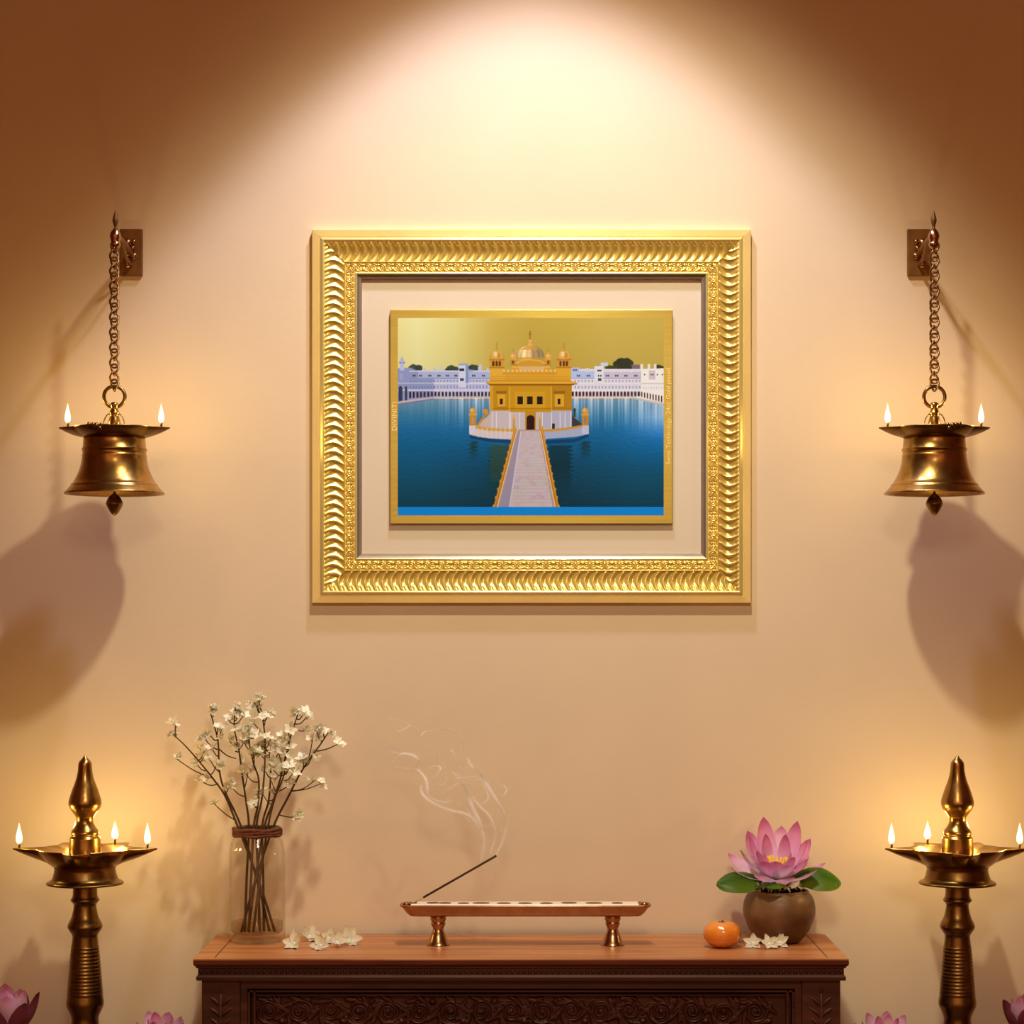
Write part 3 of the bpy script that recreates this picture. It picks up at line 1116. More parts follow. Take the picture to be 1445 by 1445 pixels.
def wick_flame(parent, x, y, z, h, r, power=1.0, col=None):
    """a wick with its flame and the light the flame gives"""
    bm = bmesh.new()
    tube(bm, [(x, y, z - 0.003), (x + 0.0003, y, z + 0.003), (x + 0.001, y, z + 0.0065)], 0.0016, 8)
    w = obj('wick', bm, M['wick'], parent)
    f = obj('flame', flame_bm(h, r, (x, y, z + 0.004)), M['flame'], w)
    ld = bpy.data.lights.new('flame_light', 'POINT')
    ld.energy = FLAME_W * power
    ld.color = col or FLAME_COL
    ld.shadow_soft_size = 0.008
    lo = bpy.data.objects.new('flame_light', ld)
    lo.location = Vector(parent.location) + Vector((x, y, z + 0.004 + h * 0.45))
    COL.objects.link(lo)


def dish_bm(rb, spouts, zt_c, zb, r_flat, s, n=160, m=14, width=0.17, lift=0.0, bowl=1.45):
    """a shallow lamp dish with pulled-out spouts. spouts: list of (angle, length). units px * s"""
    bm = bmesh.new()

    def R(th):
        r = rb
        for a0, ln in spouts:
            d = (th - a0 + pi) % (2 * pi) - pi
            r = max(r, rb + ln * max(0.0, 1 - abs(d) / (width * 2.2)) ** 1.25)
        return r

    def ptop(k, i):
        th = 2 * pi * i / n
        q = k / m
        r = rb * q if q <= 0.75 else rb * 0.75 + (R(th) - rb * 0.75) * (q - 0.75) / 0.25
        ex = (R(th) - rb) / 40.0
        z = zt_c * (1 - q ** 2.2) + lift * ex * max(0, q - 0.75) * 4
        return Vector((r * cos(th) * s, r * sin(th) * s, z * s))

    def pbot(k, i):
        th = 2 * pi * i / n
        q = k / m
        r = rb * q if q <= 0.75 else rb * 0.75 + (R(th) - rb * 0.75) * (q - 0.75) / 0.25
        fl_ = r_flat / rb
        z = zb if q < fl_ else zb + (-1.6 - zb) * ((q - fl_) / (1 - fl_)) ** bowl
        ex = (R(th) - rb) / 40.0
        z += lift * ex * max(0, q - 0.75) * 4
        return Vector((r * cos(th) * s, r * sin(th) * s, z * s))
    top = [[None] * n for _ in range(m + 1)]
    bot = [[None] * n for _ in range(m + 1)]
    ct = bm.verts.new(ptop(0, 0))
    cb = bm.verts.new(pbot(0, 0))
    for k in range(1, m + 1):
        for i in range(n):
            top[k][i] = bm.verts.new(ptop(k, i))
            bot[k][i] = bm.verts.new(pbot(k, i))
    for i in range(n):
        j = (i + 1) % n
        bm.faces.new((ct, top[1][i], top[1][j]))
        bm.faces.new((cb, bot[1][j], bot[1][i]))
        for k in range(1, m):
            bm.faces.new((top[k][i], top[k + 1][i], top[k + 1][j], top[k][j]))
            bm.faces.new((bot[k][j], bot[k + 1][j], bot[k + 1][i], bot[k][i]))
        bm.faces.new((top[m][i], bot[m][i], bot[m][j], top[m][j]))
    return bm


# ================================================================== HANGING BELL LAMPS
def wall_bracket(px, py, side, xc, label):
    """plate on the wall, scrolled arm, upright spear that carries the chain"""
    YB = -0.135
    p = P(px, py, 0.0)
    h = P(xc, 335, YB)
    t = thing('wall_bracket', label, 'bracket', (p.x, 0, p.z), 'bronze brackets on the wall')
    s0 = scale_at(0)
    bm = bmesh.new()
    w, hh = 16 * s0, 33 * s0
    box(bm, -w, w, -0.007, -0.0003, -hh, hh, 0.0015)
    obj('wall_plate', bm, M['bracket'], t, smooth=False)
    # rosette and scroll cast on the plate
    bm = bmesh.new()
    for dx, dz, r in ((-0.006, 0.014, 0.007), (0.004, 0.016, 0.004), (-0.004, -0.002, 0.005), (0.004, -0.006, 0.006), (-0.005, -0.018, 0.007), (0.002, 0.006, 0.004)):
        ball(bm, (dx * side * -1, -0.008, dz), r, 14, 10, (1, 0.7, 1))
    obj('cast_ornament', bm, M['copper'], t)
    hx, hz = h.x - p.x, h.z - p.z
    bm = bmesh.new()
    pts = spline([(0, -0.006, hz * 0.3 - 0.004), (hx * 0.25, -0.035, hz * 0.6), (hx * 0.6, -0.08, hz + 0.004), (hx, YB, hz + 0.002)], 8)
    tube(bm, pts, 0.0042, 12)
    obj('arm', bm, M['bracket'], t)
    bm = bmesh.new()
    pts = spline([(0, -0.006, -0.020), (hx * 0.3, -0.045, -0.016), (hx * 0.6, -0.085, 0.004), (hx * 0.85, -0.118, hz - 0.003)], 8)
    tube(bm, pts, 0.0028, 10)
    obj('brace', bm, M['bracket'], t)
    s = scale_at(YB)
    bm = bmesh.new()
    lathe(bm, smooth_prof([(0, 39 * s), (1.2 * s, 36 * s), (3.6 * s, 28 * s), (4.2 * s, 23 * s), (2.8 * s, 18 * s), (2.0 * s, 14 * s), (3.0 * s, 12 * s), (2.2 * s, 9 * s), (2.2 * s, 0)], 4), 20, (hx, YB, hz))
    obj('spear_finial', bm, M['bracket'], t)
    bm = bmesh.new()
    lathe(bm, smooth_prof([(0, 11.5 * s), (4 * s, 11 * s), (7 * s, 6 * s), (8 * s, 1 * s), (6.4 * s, -6 * s), (7.4 * s, -10 * s), (5 * s, -15 * s), (0, -17 * s)], 4), 24, (hx, YB, hz))
    obj('collar', bm, M['copper'], t)
    return t


def bell_lamp(xc, side, label):
    YB = -0.135
    s = scale_at(YB)
    base = P(xc, 728, YB)
    t = thing('hanging_bell_lamp', label, 'bell', base, 'brass bell lamps hanging on chains')

    def z(py):
        return (728 - py) * s
    # chain of doubled links
    link_me = None
    y0, y1 = 344, 549
    n = 19
    pitch = (y1 - y0) / n
    for i in range(n):
        c = y0 + pitch * (i + 0.5)
        if link_me is None:
            bm = bmesh.new()
            hl, hw = (pitch * 0.5 + 2.6) * s, 6.1 * s
            pts = []
            for q in range(28):
                a = 2 * pi * q / 28
                tw = 0.5 * sin(a)
                pts.append(Vector((hw * cos(a) * (1 - 0.12 * abs(sin(a))), 0.0045 * sin(a * 2) * 0.6, hl * sin(a))))
            tube(bm, pts, 1.6 * s, 8, closed=True)
            lk = obj('chain_link', bm, M['chain'], t)
            link_me = lk.data
        else:
            lk = bpy.data.objects.new('chain_link', link_me)
            link(lk, t)
        lk.location = (0.3 * s * (-1) ** i, 0, z(c))
        lk.rotation_euler = (0, 0, radians(28) if i % 2 else radians(-34))
    # ring
    bm = bmesh.new()
    pts = [Vector((14.8 * s * cos(a), 0.001 * sin(2 * a), z(560) + 14.8 * s * sin(a))) for a in [2 * pi * q / 48 for q in range(48)]]
    tube(bm, pts, 2.6 * s, 12, closed=True)
    obj('ring', bm, M['dark_brass'], t)
    # neck
    bm = bmesh.new()
    lathe(bm, smooth_prof([(0, z(567)), (4 * s, z(568)), (6 * s, z(571)), (5 * s, z(576)), (6 * s, z(580)), (7.2 * s, z(583)), (6.4 * s, z(587)), (8 * s, z(593)), (9.2 * s, z(599)), (8 * s, z(602)), (0, z(606))], 4), 28)
    obj('neck', bm, M['brass'], t)
    # two thin wires from neck to dish
    bm = bmesh.new()
    for sg in (-1, 1):
        tube(bm, spline([(sg * 6 * s, -0.002, z(584)), (sg * 10 * s, -0.003, z(586)), (sg * 14 * s, -0.004, z(594)), (sg * 16 * s, -0.004, z(605))], 6), 0.8 * s, 8)
    obj('handle_wire', bm, M['dark_brass'], t)
    # lamp dish with two spouts
    bm = dish_bm(57, [(0, 21.5), (pi, 21.5)], -3, -14, 44, s, width=0.21)
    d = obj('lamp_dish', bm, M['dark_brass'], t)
    d.location = (0, 0, z(603))
    # cast ornament at the front of the rim
    bm = bmesh.new()
    for dx, dz, r in ((-26, 2, 3.2), (-20, 1.5, 3.0), (-15, 0, 4.0), (-10, -3.5, 3.4), (-8, 1, 2.6)):
        q = dx / 57
        ball(bm, (-side * dx * s * -1 * 1.0 if False else dx * s * (1 if side < 0 else -1), -57 * sqrt(1 - q * q) * s, z(605) + dz * s), r * s, 12, 8)
    obj('cast_ornament', bm, M['dark_brass'], t)
    # bell body with turned rings
    pr_ = [(0, z(615)), (38 * s, z(615)), (43 * s, z(617)), (43.4 * s, z(622)), (44.2 * s, z(632)), (45.6 * s, z(633.5)), (45.8 * s, z(635.5)), (44.4 * s, z(637)),
           (44.6 * s, z(642)), (45.6 * s, z(643)), (45.0 * s, z(645)), (46.4 * s, z(654)), (48.4 * s, z(662)), (51.5 * s, z(670)), (55.6 * s, z(678)), (58.8 * s, z(683)),
           (60.8 * s, z(684)), (61.0 * s, z(686.2)), (62.6 * s, z(687.6)), (65.4 * s, z(691)), (69.0 * s, z(694.6)), (70.4 * s, z(696.4)), (69.4 * s, z(697.6)), (65.5 * s, z(697)),
           (56 * s, z(684)), (46 * s, z(668)), (42 * s, z(650)), (40 * s, z(624)), (0, z(620))]
    bm = bmesh.new()
    lathe(bm, pr_, 96)
    obj('bell_body', bm, M['brass'], t, autosmooth=50)
    # clapper
    bm = bmesh.new()
    lathe(bm, smooth_prof([(0, z(624)), (1.6 * s, z(625)), (1.6 * s, z(690)), (4.5 * s, z(698)), (9 * s, z(703)), (11.6 * s, z(709)), (11.8 * s, z(712)), (9.0 * s, z(718)), (4.4 * s, z(725)), (0, z(728))], 4), 24)
    obj('clapper', bm, M['dark_brass'], t)
    for sx in (-1, 1):
        wick_flame(t, sx * 66 * s, 0, z(601.5), 29 * s, 4.2 * s, 1.0)
    return t


wall_bracket(186, 357, -1, 163, 'square bronze wall bracket with spear finial, left of the gilded frame')
wall_bracket(1295.5, 357, 1, 1317.5, 'square bronze wall bracket with spear finial, right of the gilded frame')
bell_lamp(161.5, -1, 'brass temple bell with two flames on its rim, hanging left of the gilded frame')
bell_lamp(1318.5, 1, 'brass temple bell with two flames on its rim, hanging right of the gilded frame')


# ================================================================== STANDING OIL LAMPS
def oil_lamp(xc, side, label):
    YL = -0.16
    s = scale_at(YL)
    x = (xc - CX) * s
    t = thing('standing_oil_lamp', label, 'oil lamp', (x, YL, 0), 'tall brass oil lamps')

    def z(py):
        return ZC - (py - CY) * s

    def lp(name, pts, mat, n=48, k=4, auto=45, sm=True):
        bm = bmesh.new()
        pr_ = [(r * s, z(py)) for r, py in pts]
        lathe(bm, smooth_prof(pr_, k) if sm else pr_, n)
        return obj(name, bm, mat, t, autosmooth=auto)
    zb = (z(0) / s)
    # base on the floor (z in px-equivalents)
    f0 = CY + ZC / s              # py of the floor
    lp('base', [(0, f0), (92, f0), (94, f0 - 8), (84, f0 - 18), (60, f0 - 32), (40, f0 - 52), (28, f0 - 80), (24, f0 - 104), (0, f0 - 106)], M['brass'], k=5)
    # long turned column, two baluster lengths
    col = [(0, f0 - 104), (22, f0 - 105), (29, f0 - 112), (29, f0 - 122), (18, f0 - 136), (19, f0 - 160), (27, f0 - 250), (28, f0 - 262), (22, f0 - 276), (16, f0 - 300)]
    y = 1600.0
    col = [q for q in col]
    col += [(17, 1560), (26, 1548), (26, 1538), (18, 1526)]
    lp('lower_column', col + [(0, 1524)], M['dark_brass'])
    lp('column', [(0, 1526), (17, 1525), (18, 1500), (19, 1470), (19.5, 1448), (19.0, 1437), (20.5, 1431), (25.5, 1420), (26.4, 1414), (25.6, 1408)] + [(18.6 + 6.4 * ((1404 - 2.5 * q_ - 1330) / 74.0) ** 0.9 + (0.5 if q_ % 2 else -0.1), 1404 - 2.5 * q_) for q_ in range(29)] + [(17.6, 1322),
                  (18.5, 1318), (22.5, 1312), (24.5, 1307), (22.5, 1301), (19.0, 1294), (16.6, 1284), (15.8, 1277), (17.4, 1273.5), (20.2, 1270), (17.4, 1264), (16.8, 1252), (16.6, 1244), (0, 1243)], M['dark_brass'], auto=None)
    # flared foot under the dish
    lp('dish_foot', [(0, 1247), (48, 1247.5), (53.5, 1247), (53.2, 1244.5), (47, 1241), (44.4, 1235), (42.4, 1226), (41.6, 1219), (0, 1218)], M['dark_brass'], n=64, k=3)
    bm = dish_bm(66, [(0, 36), (pi, 36), (pi * 0.5 + 0.52, 30), (pi * 0.5 - 0.52, 30), (1.5 * pi, 30)], -11, -26, 42, s, width=0.135)
    d = obj('lamp_dish', bm, M['brass'], t)
    d.location = (0, 0, z(1197))
    # finial column rising from the dish
    lp('finial', [(0, 1212), (21, 1211), (21.6, 1186), (21, 1182), (18.6, 1179), (19.6, 1176), (18.4, 1172), (14.2, 1166), (11.6, 1160), (12.0, 1154), (15, 1149), (20.2, 1142), (23.0, 1135), (22.4, 1128),
                  (18.0, 1114), (12.8, 1100), (10.2, 1088), (9.4, 1078), (7.6, 1074), (4.0, 1070), (1.4, 1066.5), (0, 1064)], M['brass'], k=5, auto=None)
    zz = z(1195.5)
    wick_flame(t, -93 * s, 0, zz, 31 * s, 4.6 * s, 1.15)
    wick_flame(t, 87 * s + 0.001, 0, zz, 31 * s, 4.6 * s, 1.15)
    for sg in (-1, 1):
        a = pi * 0.5 - sg * 0.52
        r = 86 if sg * side < 0 else 84
        wick_flame(t, sg * 28.5 * s, r * 0.86 * s, z(1196), 27 * s, 5.0 * s, 0.4)
    return t


oil_lamp(120, -1, 'tall brass oil lamp standing left of the carved table')
oil_lamp(1351, 1, 'tall brass oil lamp standing right of the carved table')

# ================================================================== CARVED ALTAR TABLE
TZ = 0.450
TX0, TX1 = P(272.5, 0, -0.26).x, P(1198, 0, -0.26).x
TYF, TYB = -0.26, -0.012
tc = ((TX0 + TX1) / 2)
table = thing('altar_table', 'long low wooden altar table with dark carved front against the wall', 'table', (tc, -0.13, 0))
HW = (TX1 - TX0) / 2
yf, yb = TYF + 0.13, TYB + 0.13
bm = bmesh.new()
box(bm, -HW, HW, yf, yb, TZ - 0.003, TZ, 0.001)
obj('tabletop', bm, M['wood_top'], table, smooth=False)
# breadboard ends: the mitred seam lines at both ends are thin grooves' inlay
for sg in (-1, 1):
    bm = bmesh.new()
    p0 = Vector((sg * (HW - 0.029), yf + 0.012, TZ + 0.0002))
    p1 = Vector((sg * (HW - 0.029), yb - 0.004, TZ + 0.0002))
    box(bm, p0.x - 0.0008, p0.x + 0.0008, p0.y, p1.y, TZ - 0.001, TZ + 0.0003)
    obj('end_seam', bm, M['wood_dark'], table, smooth=False)
s31 = 0.001


def prism_front(name, mat, prof, auto=30):
    """a moulding that runs round front and both sides: prof of (out m, z)"""
    bm = bmesh.new()
    pts = prof
    rows = []
    for o_, z_ in pts:
        rows.append([bm.verts.new((-HW - o_, yb, z_)), bm.verts.new((-HW - o_, yf - o_, z_)), bm.verts.new((HW + o_, yf - o_, z_)), bm.verts.new((HW + o_, yb, z_))])
    for r0, r1 in zip(rows[:-1], rows[1:]):
        for q in range(3):
            bm.faces.new((r0[q], r0[q + 1], r1[q + 1], r1[q]))
    bm.faces.new(rows[0])
    bm.faces.new(list(reversed(rows[-1])))
    bmesh.ops.recalc_face_normals(bm, faces=bm.faces)
    return obj(name, bm, mat, table, smooth=False)


prism_front('top_edge', M['wood_edge'], [(0.0, TZ - 0.003), (0.0, TZ - 0.008), (-0.0012, TZ - 0.010), (-0.0032, TZ - 0.0115)])
prism_front('cornice', M['wood_dark'], [(-0.0034, TZ - 0.0115), (-0.0034, TZ - 0.0135), (-0.0062, TZ - 0.0145), (-0.0062, TZ - 0.0235), (-0.0045, TZ - 0.0250), (-0.0036, TZ - 0.0270), (-0.0040, TZ - 0.0315), (-0.010, TZ - 0.0325)])
bm = bmesh.new()
n = 112
for i in range(n):
    x = -HW + 0.010 + (2 * HW - 0.020) * i / (n - 1)
    ball(bm, (x, yf + 0.0062, TZ - 0.019), 0.0030, 8, 6, (1, 0.75, 1.0))
obj('beaded_strip', bm, M['wood_dark'], table)
# carcass behind the panel
BH = HW - 0.0105
zb_ = 0.04
bm = bmesh.new()
box(bm, -BH + 0.003, BH - 0.003, yf + 0.036, yb - 0.003, zb_, TZ - 0.0322)
obj('carcass', bm, M['wood_dark'], table, smooth=False)
# corner posts with a carved leaf sprig
for sg in (-1, 1):
    bm = bmesh.new()
    xo, xi = sg * BH, sg * (BH - 0.054)
    box(bm, min(xo, xi), max(xo, xi), yf + 0.0115, yf + 0.07, 0.0, TZ - 0.0322, 0.001)
    post = obj('corner_post', bm, M['wood_dark'], table, smooth=False)
    bm = bmesh.new()
    xc_ = (xo + xi) / 2
    yy = yf + 0.0115
    zt = TZ - 0.050
    tube(bm, [(xc_, yy, zt + 0.002), (xc_, yy, zt - 0.11)], 0.0012, 8)
    ball(bm, (xc_, yy, zt + 0.004), 0.0034, 10, 8, (0.8, 0.6, 1.5))
    for r in range(7):
        zc_ = zt - 0.014 - 0.015 * r
        for q in (-1, 1):
            pts = spline([(xc_, yy, zc_ - 0.006), (xc_ + q * 0.006, yy - 0.0004, zc_ + 0.001), (xc_ + q * (0.015 + 0.002 * (r % 2)), yy, zc_ + 0.008)], 5)
            tube(bm, pts, lambda t_: 0.0006 + 0.0022 * sin(pi * t_), 8, flat=0.7)
    obj('carved_sprig', bm, M['wood_dark'], post)
# frame round the panel
bm = bmesh.new()
fi = BH - 0.054
zt = TZ - 0.0322
for (x0, x1, z0, z1, d) in ((-fi, fi, zt - 0.013, zt, 0.016), (-fi, fi, zb_, zb_ + 0.03, 0.016), (-fi, -fi + 0.010, zb_, zt - 0.0002, 0.0163), (fi - 0.010, fi, zb_, zt - 0.0002, 0.0163),
                            (-fi + 0.010, fi - 0.010, zt - 0.0185, zt - 0.0155, 0.0185), (-fi + 0.010, -fi + 0.0135, zb_ + 0.03, zt - 0.0155, 0.0185), (fi - 0.0135, fi - 0.010, zb_ + 0.03, zt - 0.0155, 0.0185),
                            (-fi + 0.018, -fi + 0.0215, zb_ + 0.03, zt - 0.0155, 0.0185), (fi - 0.0215, fi - 0.018, zb_ + 0.03, zt - 0.0155, 0.0185),
                            (-fi + 0.0215, fi - 0.0215, zt - 0.0235, zt - 0.0215, 0.0185)):
    box(bm, x0, x1, yf + d, yf + 0.040, z0, z1, 0.0006, 1)
obj('panel_frame', bm, M['wood_dark'], table, smooth=False)


def carved_relief():
    """height field of scrolling vines with rosettes and leaves"""
    x0, x1, z0, z1 = -fi + 0.0215, fi - 0.0215, zb_ + 0.03, zt - 0.0225
    d = 0.0011
    nx, nz = int((x1 - x0) / d), int((z1 - z0) / (d * 1.0))
    gx = np.linspace(x0, x1, nx + 1)
    gz = np.linspace(z0, z1, nz + 1)
    X, Z = np.meshgrid(gx, gz, indexing='ij')
    H = np.zeros_like(X)
    rng = np.random.RandomState(11)

    def add(cx, cz, R, fn):
        i0, i1 = np.searchsorted(gx, [cx - R, cx + R])
        j0, j1 = np.searchsorted(gz, [cz - R, cz + R])
        if i1 <= i0 or j1 <= j0:
            return
        a, b = X[i0:i1, j0:j1] - cx, Z[i0:i1, j0:j1] - cz
        H[i0:i1, j0:j1] = np.maximum(H[i0:i1, j0:j1], fn(a, b))

    def spiral(cx, cz, R, hand, rot):
        def fn(a, b):
            r = np.hypot(a, b)
            th = (np.arctan2(b, a) * hand + rot) % (2 * pi)
            best = np.zeros_like(r)
            for kk in range(3):
                rr = R * (1 - (th + 2 * pi * kk) / (2 * pi * 2.3))
                w = 0.0016
                best = np.maximum(best, np.where(rr > 0.002, np.exp(-((r - rr) / w) ** 2), 0))
            return best
        add(cx, cz, R * 1.1, fn)

    def rosette(cx, cz, R, hgt=1.25):
        def fn(a, b):
            r = np.hypot(a, b)
            th = np.arctan2(b, a)
            e = R * (0.86 + 0.14 * np.cos(6 * th))
            return hgt * np.clip(1 - (r / e) ** 4, 0, 1) * (0.72 + 0.28 * np.cos(6 * th) * np.clip(r / R, 0, 1)) + 0.3 * np.exp(-(r / (R * 0.3)) ** 2)
        add(cx, cz, R * 1.2, fn)

    def leaf(cx, cz, L, W, ang, hgt=1.0):
        def fn(a, b):
            u = a * cos(ang) + b * sin(ang)
            v = -a * sin(ang) + b * cos(ang)
            v = v - 0.25 * W * np.sin(u / L * 2.5)
            w = W * np.sqrt(np.clip(1 - (u / L) ** 2, 0, 1)) + 1e-6
            q = np.abs(v) / w
            return np.where(np.abs(u) < L, hgt * np.clip(1 - q ** 3, 0, 1) * (0.7 + 0.3 * np.clip(q * 3, 0, 1)), 0)
        add(cx, cz, L * 1.15, fn)
    zc = z1 - 0.024
    for row in range(3):
        zz = zc - row * 0.046
        i = 0
        x = x0 + 0.018 + (row % 2) * 0.012
        while x < x1 - 0.01:
            R = 0.0165 + 0.004 * rng.rand()
            spiral(x, zz + 0.004 * rng.randn() * 0.6, R, 1 if i % 2 else -1, rng.rand() * 6.28)
            rosette(x, zz, 0.0062)
            rosette(x + 0.019, zz + (0.014 if i % 2 else -0.014), 0.0052 + 0.002 * rng.rand())
            for q in range(7):
                a = rng.rand() * 6.28
                leaf(x + 0.019 * cos(a), zz + 0.018 * sin(a), 0.008 + 0.006 * rng.rand(), 0.0028 + 0.0014 * rng.rand(), a + 0.8, 0.9)
            leaf(x + 0.02, zz + (-0.004 if i % 2 else 0.004), 0.013, 0.0036, 0.7 if i % 2 else -0.7)
            x += 0.041 + 0.004 * rng.rand()
            i += 1
    Y = yf + 0.0285 - H * 0.0060
    co = np.stack([X, Y, Z], -1).reshape(-1, 3)
    ii, jj = np.meshgrid(np.arange(nx), np.arange(nz), indexing='ij')
    v0 = (ii * (nz + 1) + jj).ravel()
    q = np.stack([v0, v0 + nz + 1, v0 + nz + 2, v0 + 1], -1)
    me = bpy.data.meshes.new('carved_panel')
    me.vertices.add(len(co))
    me.vertices.foreach_set('co', co.astype(np.float32).ravel())
    me.loops.add(q.size)
    me.loops.foreach_set('vertex_index', q.astype(np.int32).ravel())
    me.polygons.add(len(q))
    me.polygons.foreach_set('loop_start', (np.arange(len(q)) * 4).astype(np.int32))
    me.polygons.foreach_set('use_smooth', np.ones(len(q), bool))
    me.update(calc_edges=True)
    me.materials.append(M['wood_dark'])
    o = bpy.data.objects.new('carved_panel', me)
    link(o, table)


carved_relief()
# rear legs
for sg in (-1, 1):
    bm = bmesh.new()
    x0, x1 = sorted((sg * (BH - 0.002), sg * (BH - 0.05)))
    box(bm, x0, x1, yb - 0.052, yb - 0.004, 0.0, zb_ + 0.002, 0.002)
    obj('rear_foot', bm, M['wood_dark'], table, smooth=False)

# ================================================================== GLASS VASE
VY = -0.088
VS = scale_at(VY)
vx = P(362.8, 0, VY).x
vase = thing('glass_vase', 'clear glass vase with twine-bound neck, on the left end of the table', 'vase', (vx, VY, TZ))
VH = (P(0, 1166, VY).z - TZ)


def vz(py):
    return P(0, py, VY).z - TZ


bm = bmesh.new()
r = 39.5 * VS
ro, rn = r, 31.5 * VS
outer = [(0, 0.0006), (r * 0.86, 0.0006), (r * 0.97, 0.003), (r, 0.009), (r, 0.04), (r * 0.995, vz(1215)), (r * 0.985, vz(1200)), (r * 0.93, vz(1189)), (rn * 1.04, vz(1181)), (rn, vz(1176)), (rn, vz(1170)), (rn * 1.03, vz(1166))]
inner = [(rn * 0.97, vz(1166)), (rn * 0.93, vz(1171)), (rn * 0.94, vz(1177)), (r * 0.88, vz(1189)), (r * 0.94, vz(1202)), (r * 0.945, 0.04), (r * 0.93, 0.016), (r * 0.85, 0.0125), (0, 0.012)]
lathe(bm, outer + inner, 64)
obj('glass_body', bm, M['glass'], vase, autosmooth=60)
bm = bmesh.new()
lathe(bm, [(0, 0.0135), (r * 0.84, 0.0135), (r * 0.92, 0.017), (r * 0.925, vz(1301)), (r * 0.90, vz(1300)), (0, vz(1300))], 48)
obj('water', bm, M['water'], vase)
bm = bmesh.new()
for kk in range(3):
    zz = vz(1177.5 - 3.9 * kk)
    pts = [Vector(((rn + 0.0016 + 0.0006 * sin(9 * a + kk)) * cos(a), (rn + 0.0016) * sin(a), zz + 0.0008 * sin(5 * a + kk * 2))) for a in [2 * pi * q / 60 for q in range(60)]]
    tube(bm, pts, 0.0027, 8, closed=True)
obj('twine_band', bm, M['twine'], vase)


# ---- blossoms
def petal_faces(bm, M_, L, W, cup, nu=6, nv=4, bend=0.3, tip=1.0):
    """one petal pointing along +x, opened in +z; written through matrix M_"""
    rows = []
    for i in range(nu + 1):
        u = i / nu
        w = W * (sin(pi * min(1.0, 0.12 + 0.88 * u ** 0.85)) ** 0.8) if u < 1 else W * 0.06
        row = []
        for j in range(nv + 1):
            v = j / nv * 2 - 1
            x = L * u
            z = bend * L * (u ** 1.6) * 0.5 + cup * W * v * v
            row.append(bm.verts.new(M_ @ Vector((x, w * v, z))))
        rows.append(row)
    for i in range(nu):
        for j in range(nv):
            bm.faces.new((rows[i][j], rows[i + 1][j], rows[i + 1][j + 1], rows[i][j + 1]))


def floret_mesh(L, seed, n=5, up=0.5):
    rng = random.Random(seed)
    bm = bmesh.new()
    for k in range(n):
        a = 2 * pi * k / n + rng.uniform(-0.15, 0.15)
        el = up + rng.uniform(-0.12, 0.18)
        Mx = Matrix.Rotation(a, 4, 'Z') @ Matrix.Rotation(-el, 4, 'Y')
        petal_faces(bm, Mx, L * rng.uniform(0.85, 1.1), L * 0.35, 0.20, 5, 2, 0.2)
    bmesh.ops.solidify(bm, geom=list(bm.faces), thickness=-0.00035)
    ball(bm, (0, 0, 0.0004), L * 0.17, 8, 6)
    tube(bm, [(0, 0, -L * 0.55), (0, 0, 0)], lambda t_: L * (0.05 + 0.09 * t_), 6)
    bmesh.ops.recalc_face_normals(bm, faces=bm.faces)
    for e in bm.edges:
        if len(e.link_faces) == 2 and e.calc_face_angle(0) > radians(40):
            e.smooth = False
    me = bpy.data.meshes.new('blossom')
    bm.to_mesh(me)
    bm.free()
    for p in me.polygons:
        p.use_smooth = True
    me.materials.append(M['petal_white'])
    return me


FLORETS = [floret_mesh(0.0115, 1, 5, 0.15), floret_mesh(0.0110, 2, 5, 0.30), floret_mesh(0.0115, 3, 4, 0.45), floret_mesh(0.0120, 4, 5, 0.08)]

rb_ = random.Random(5)


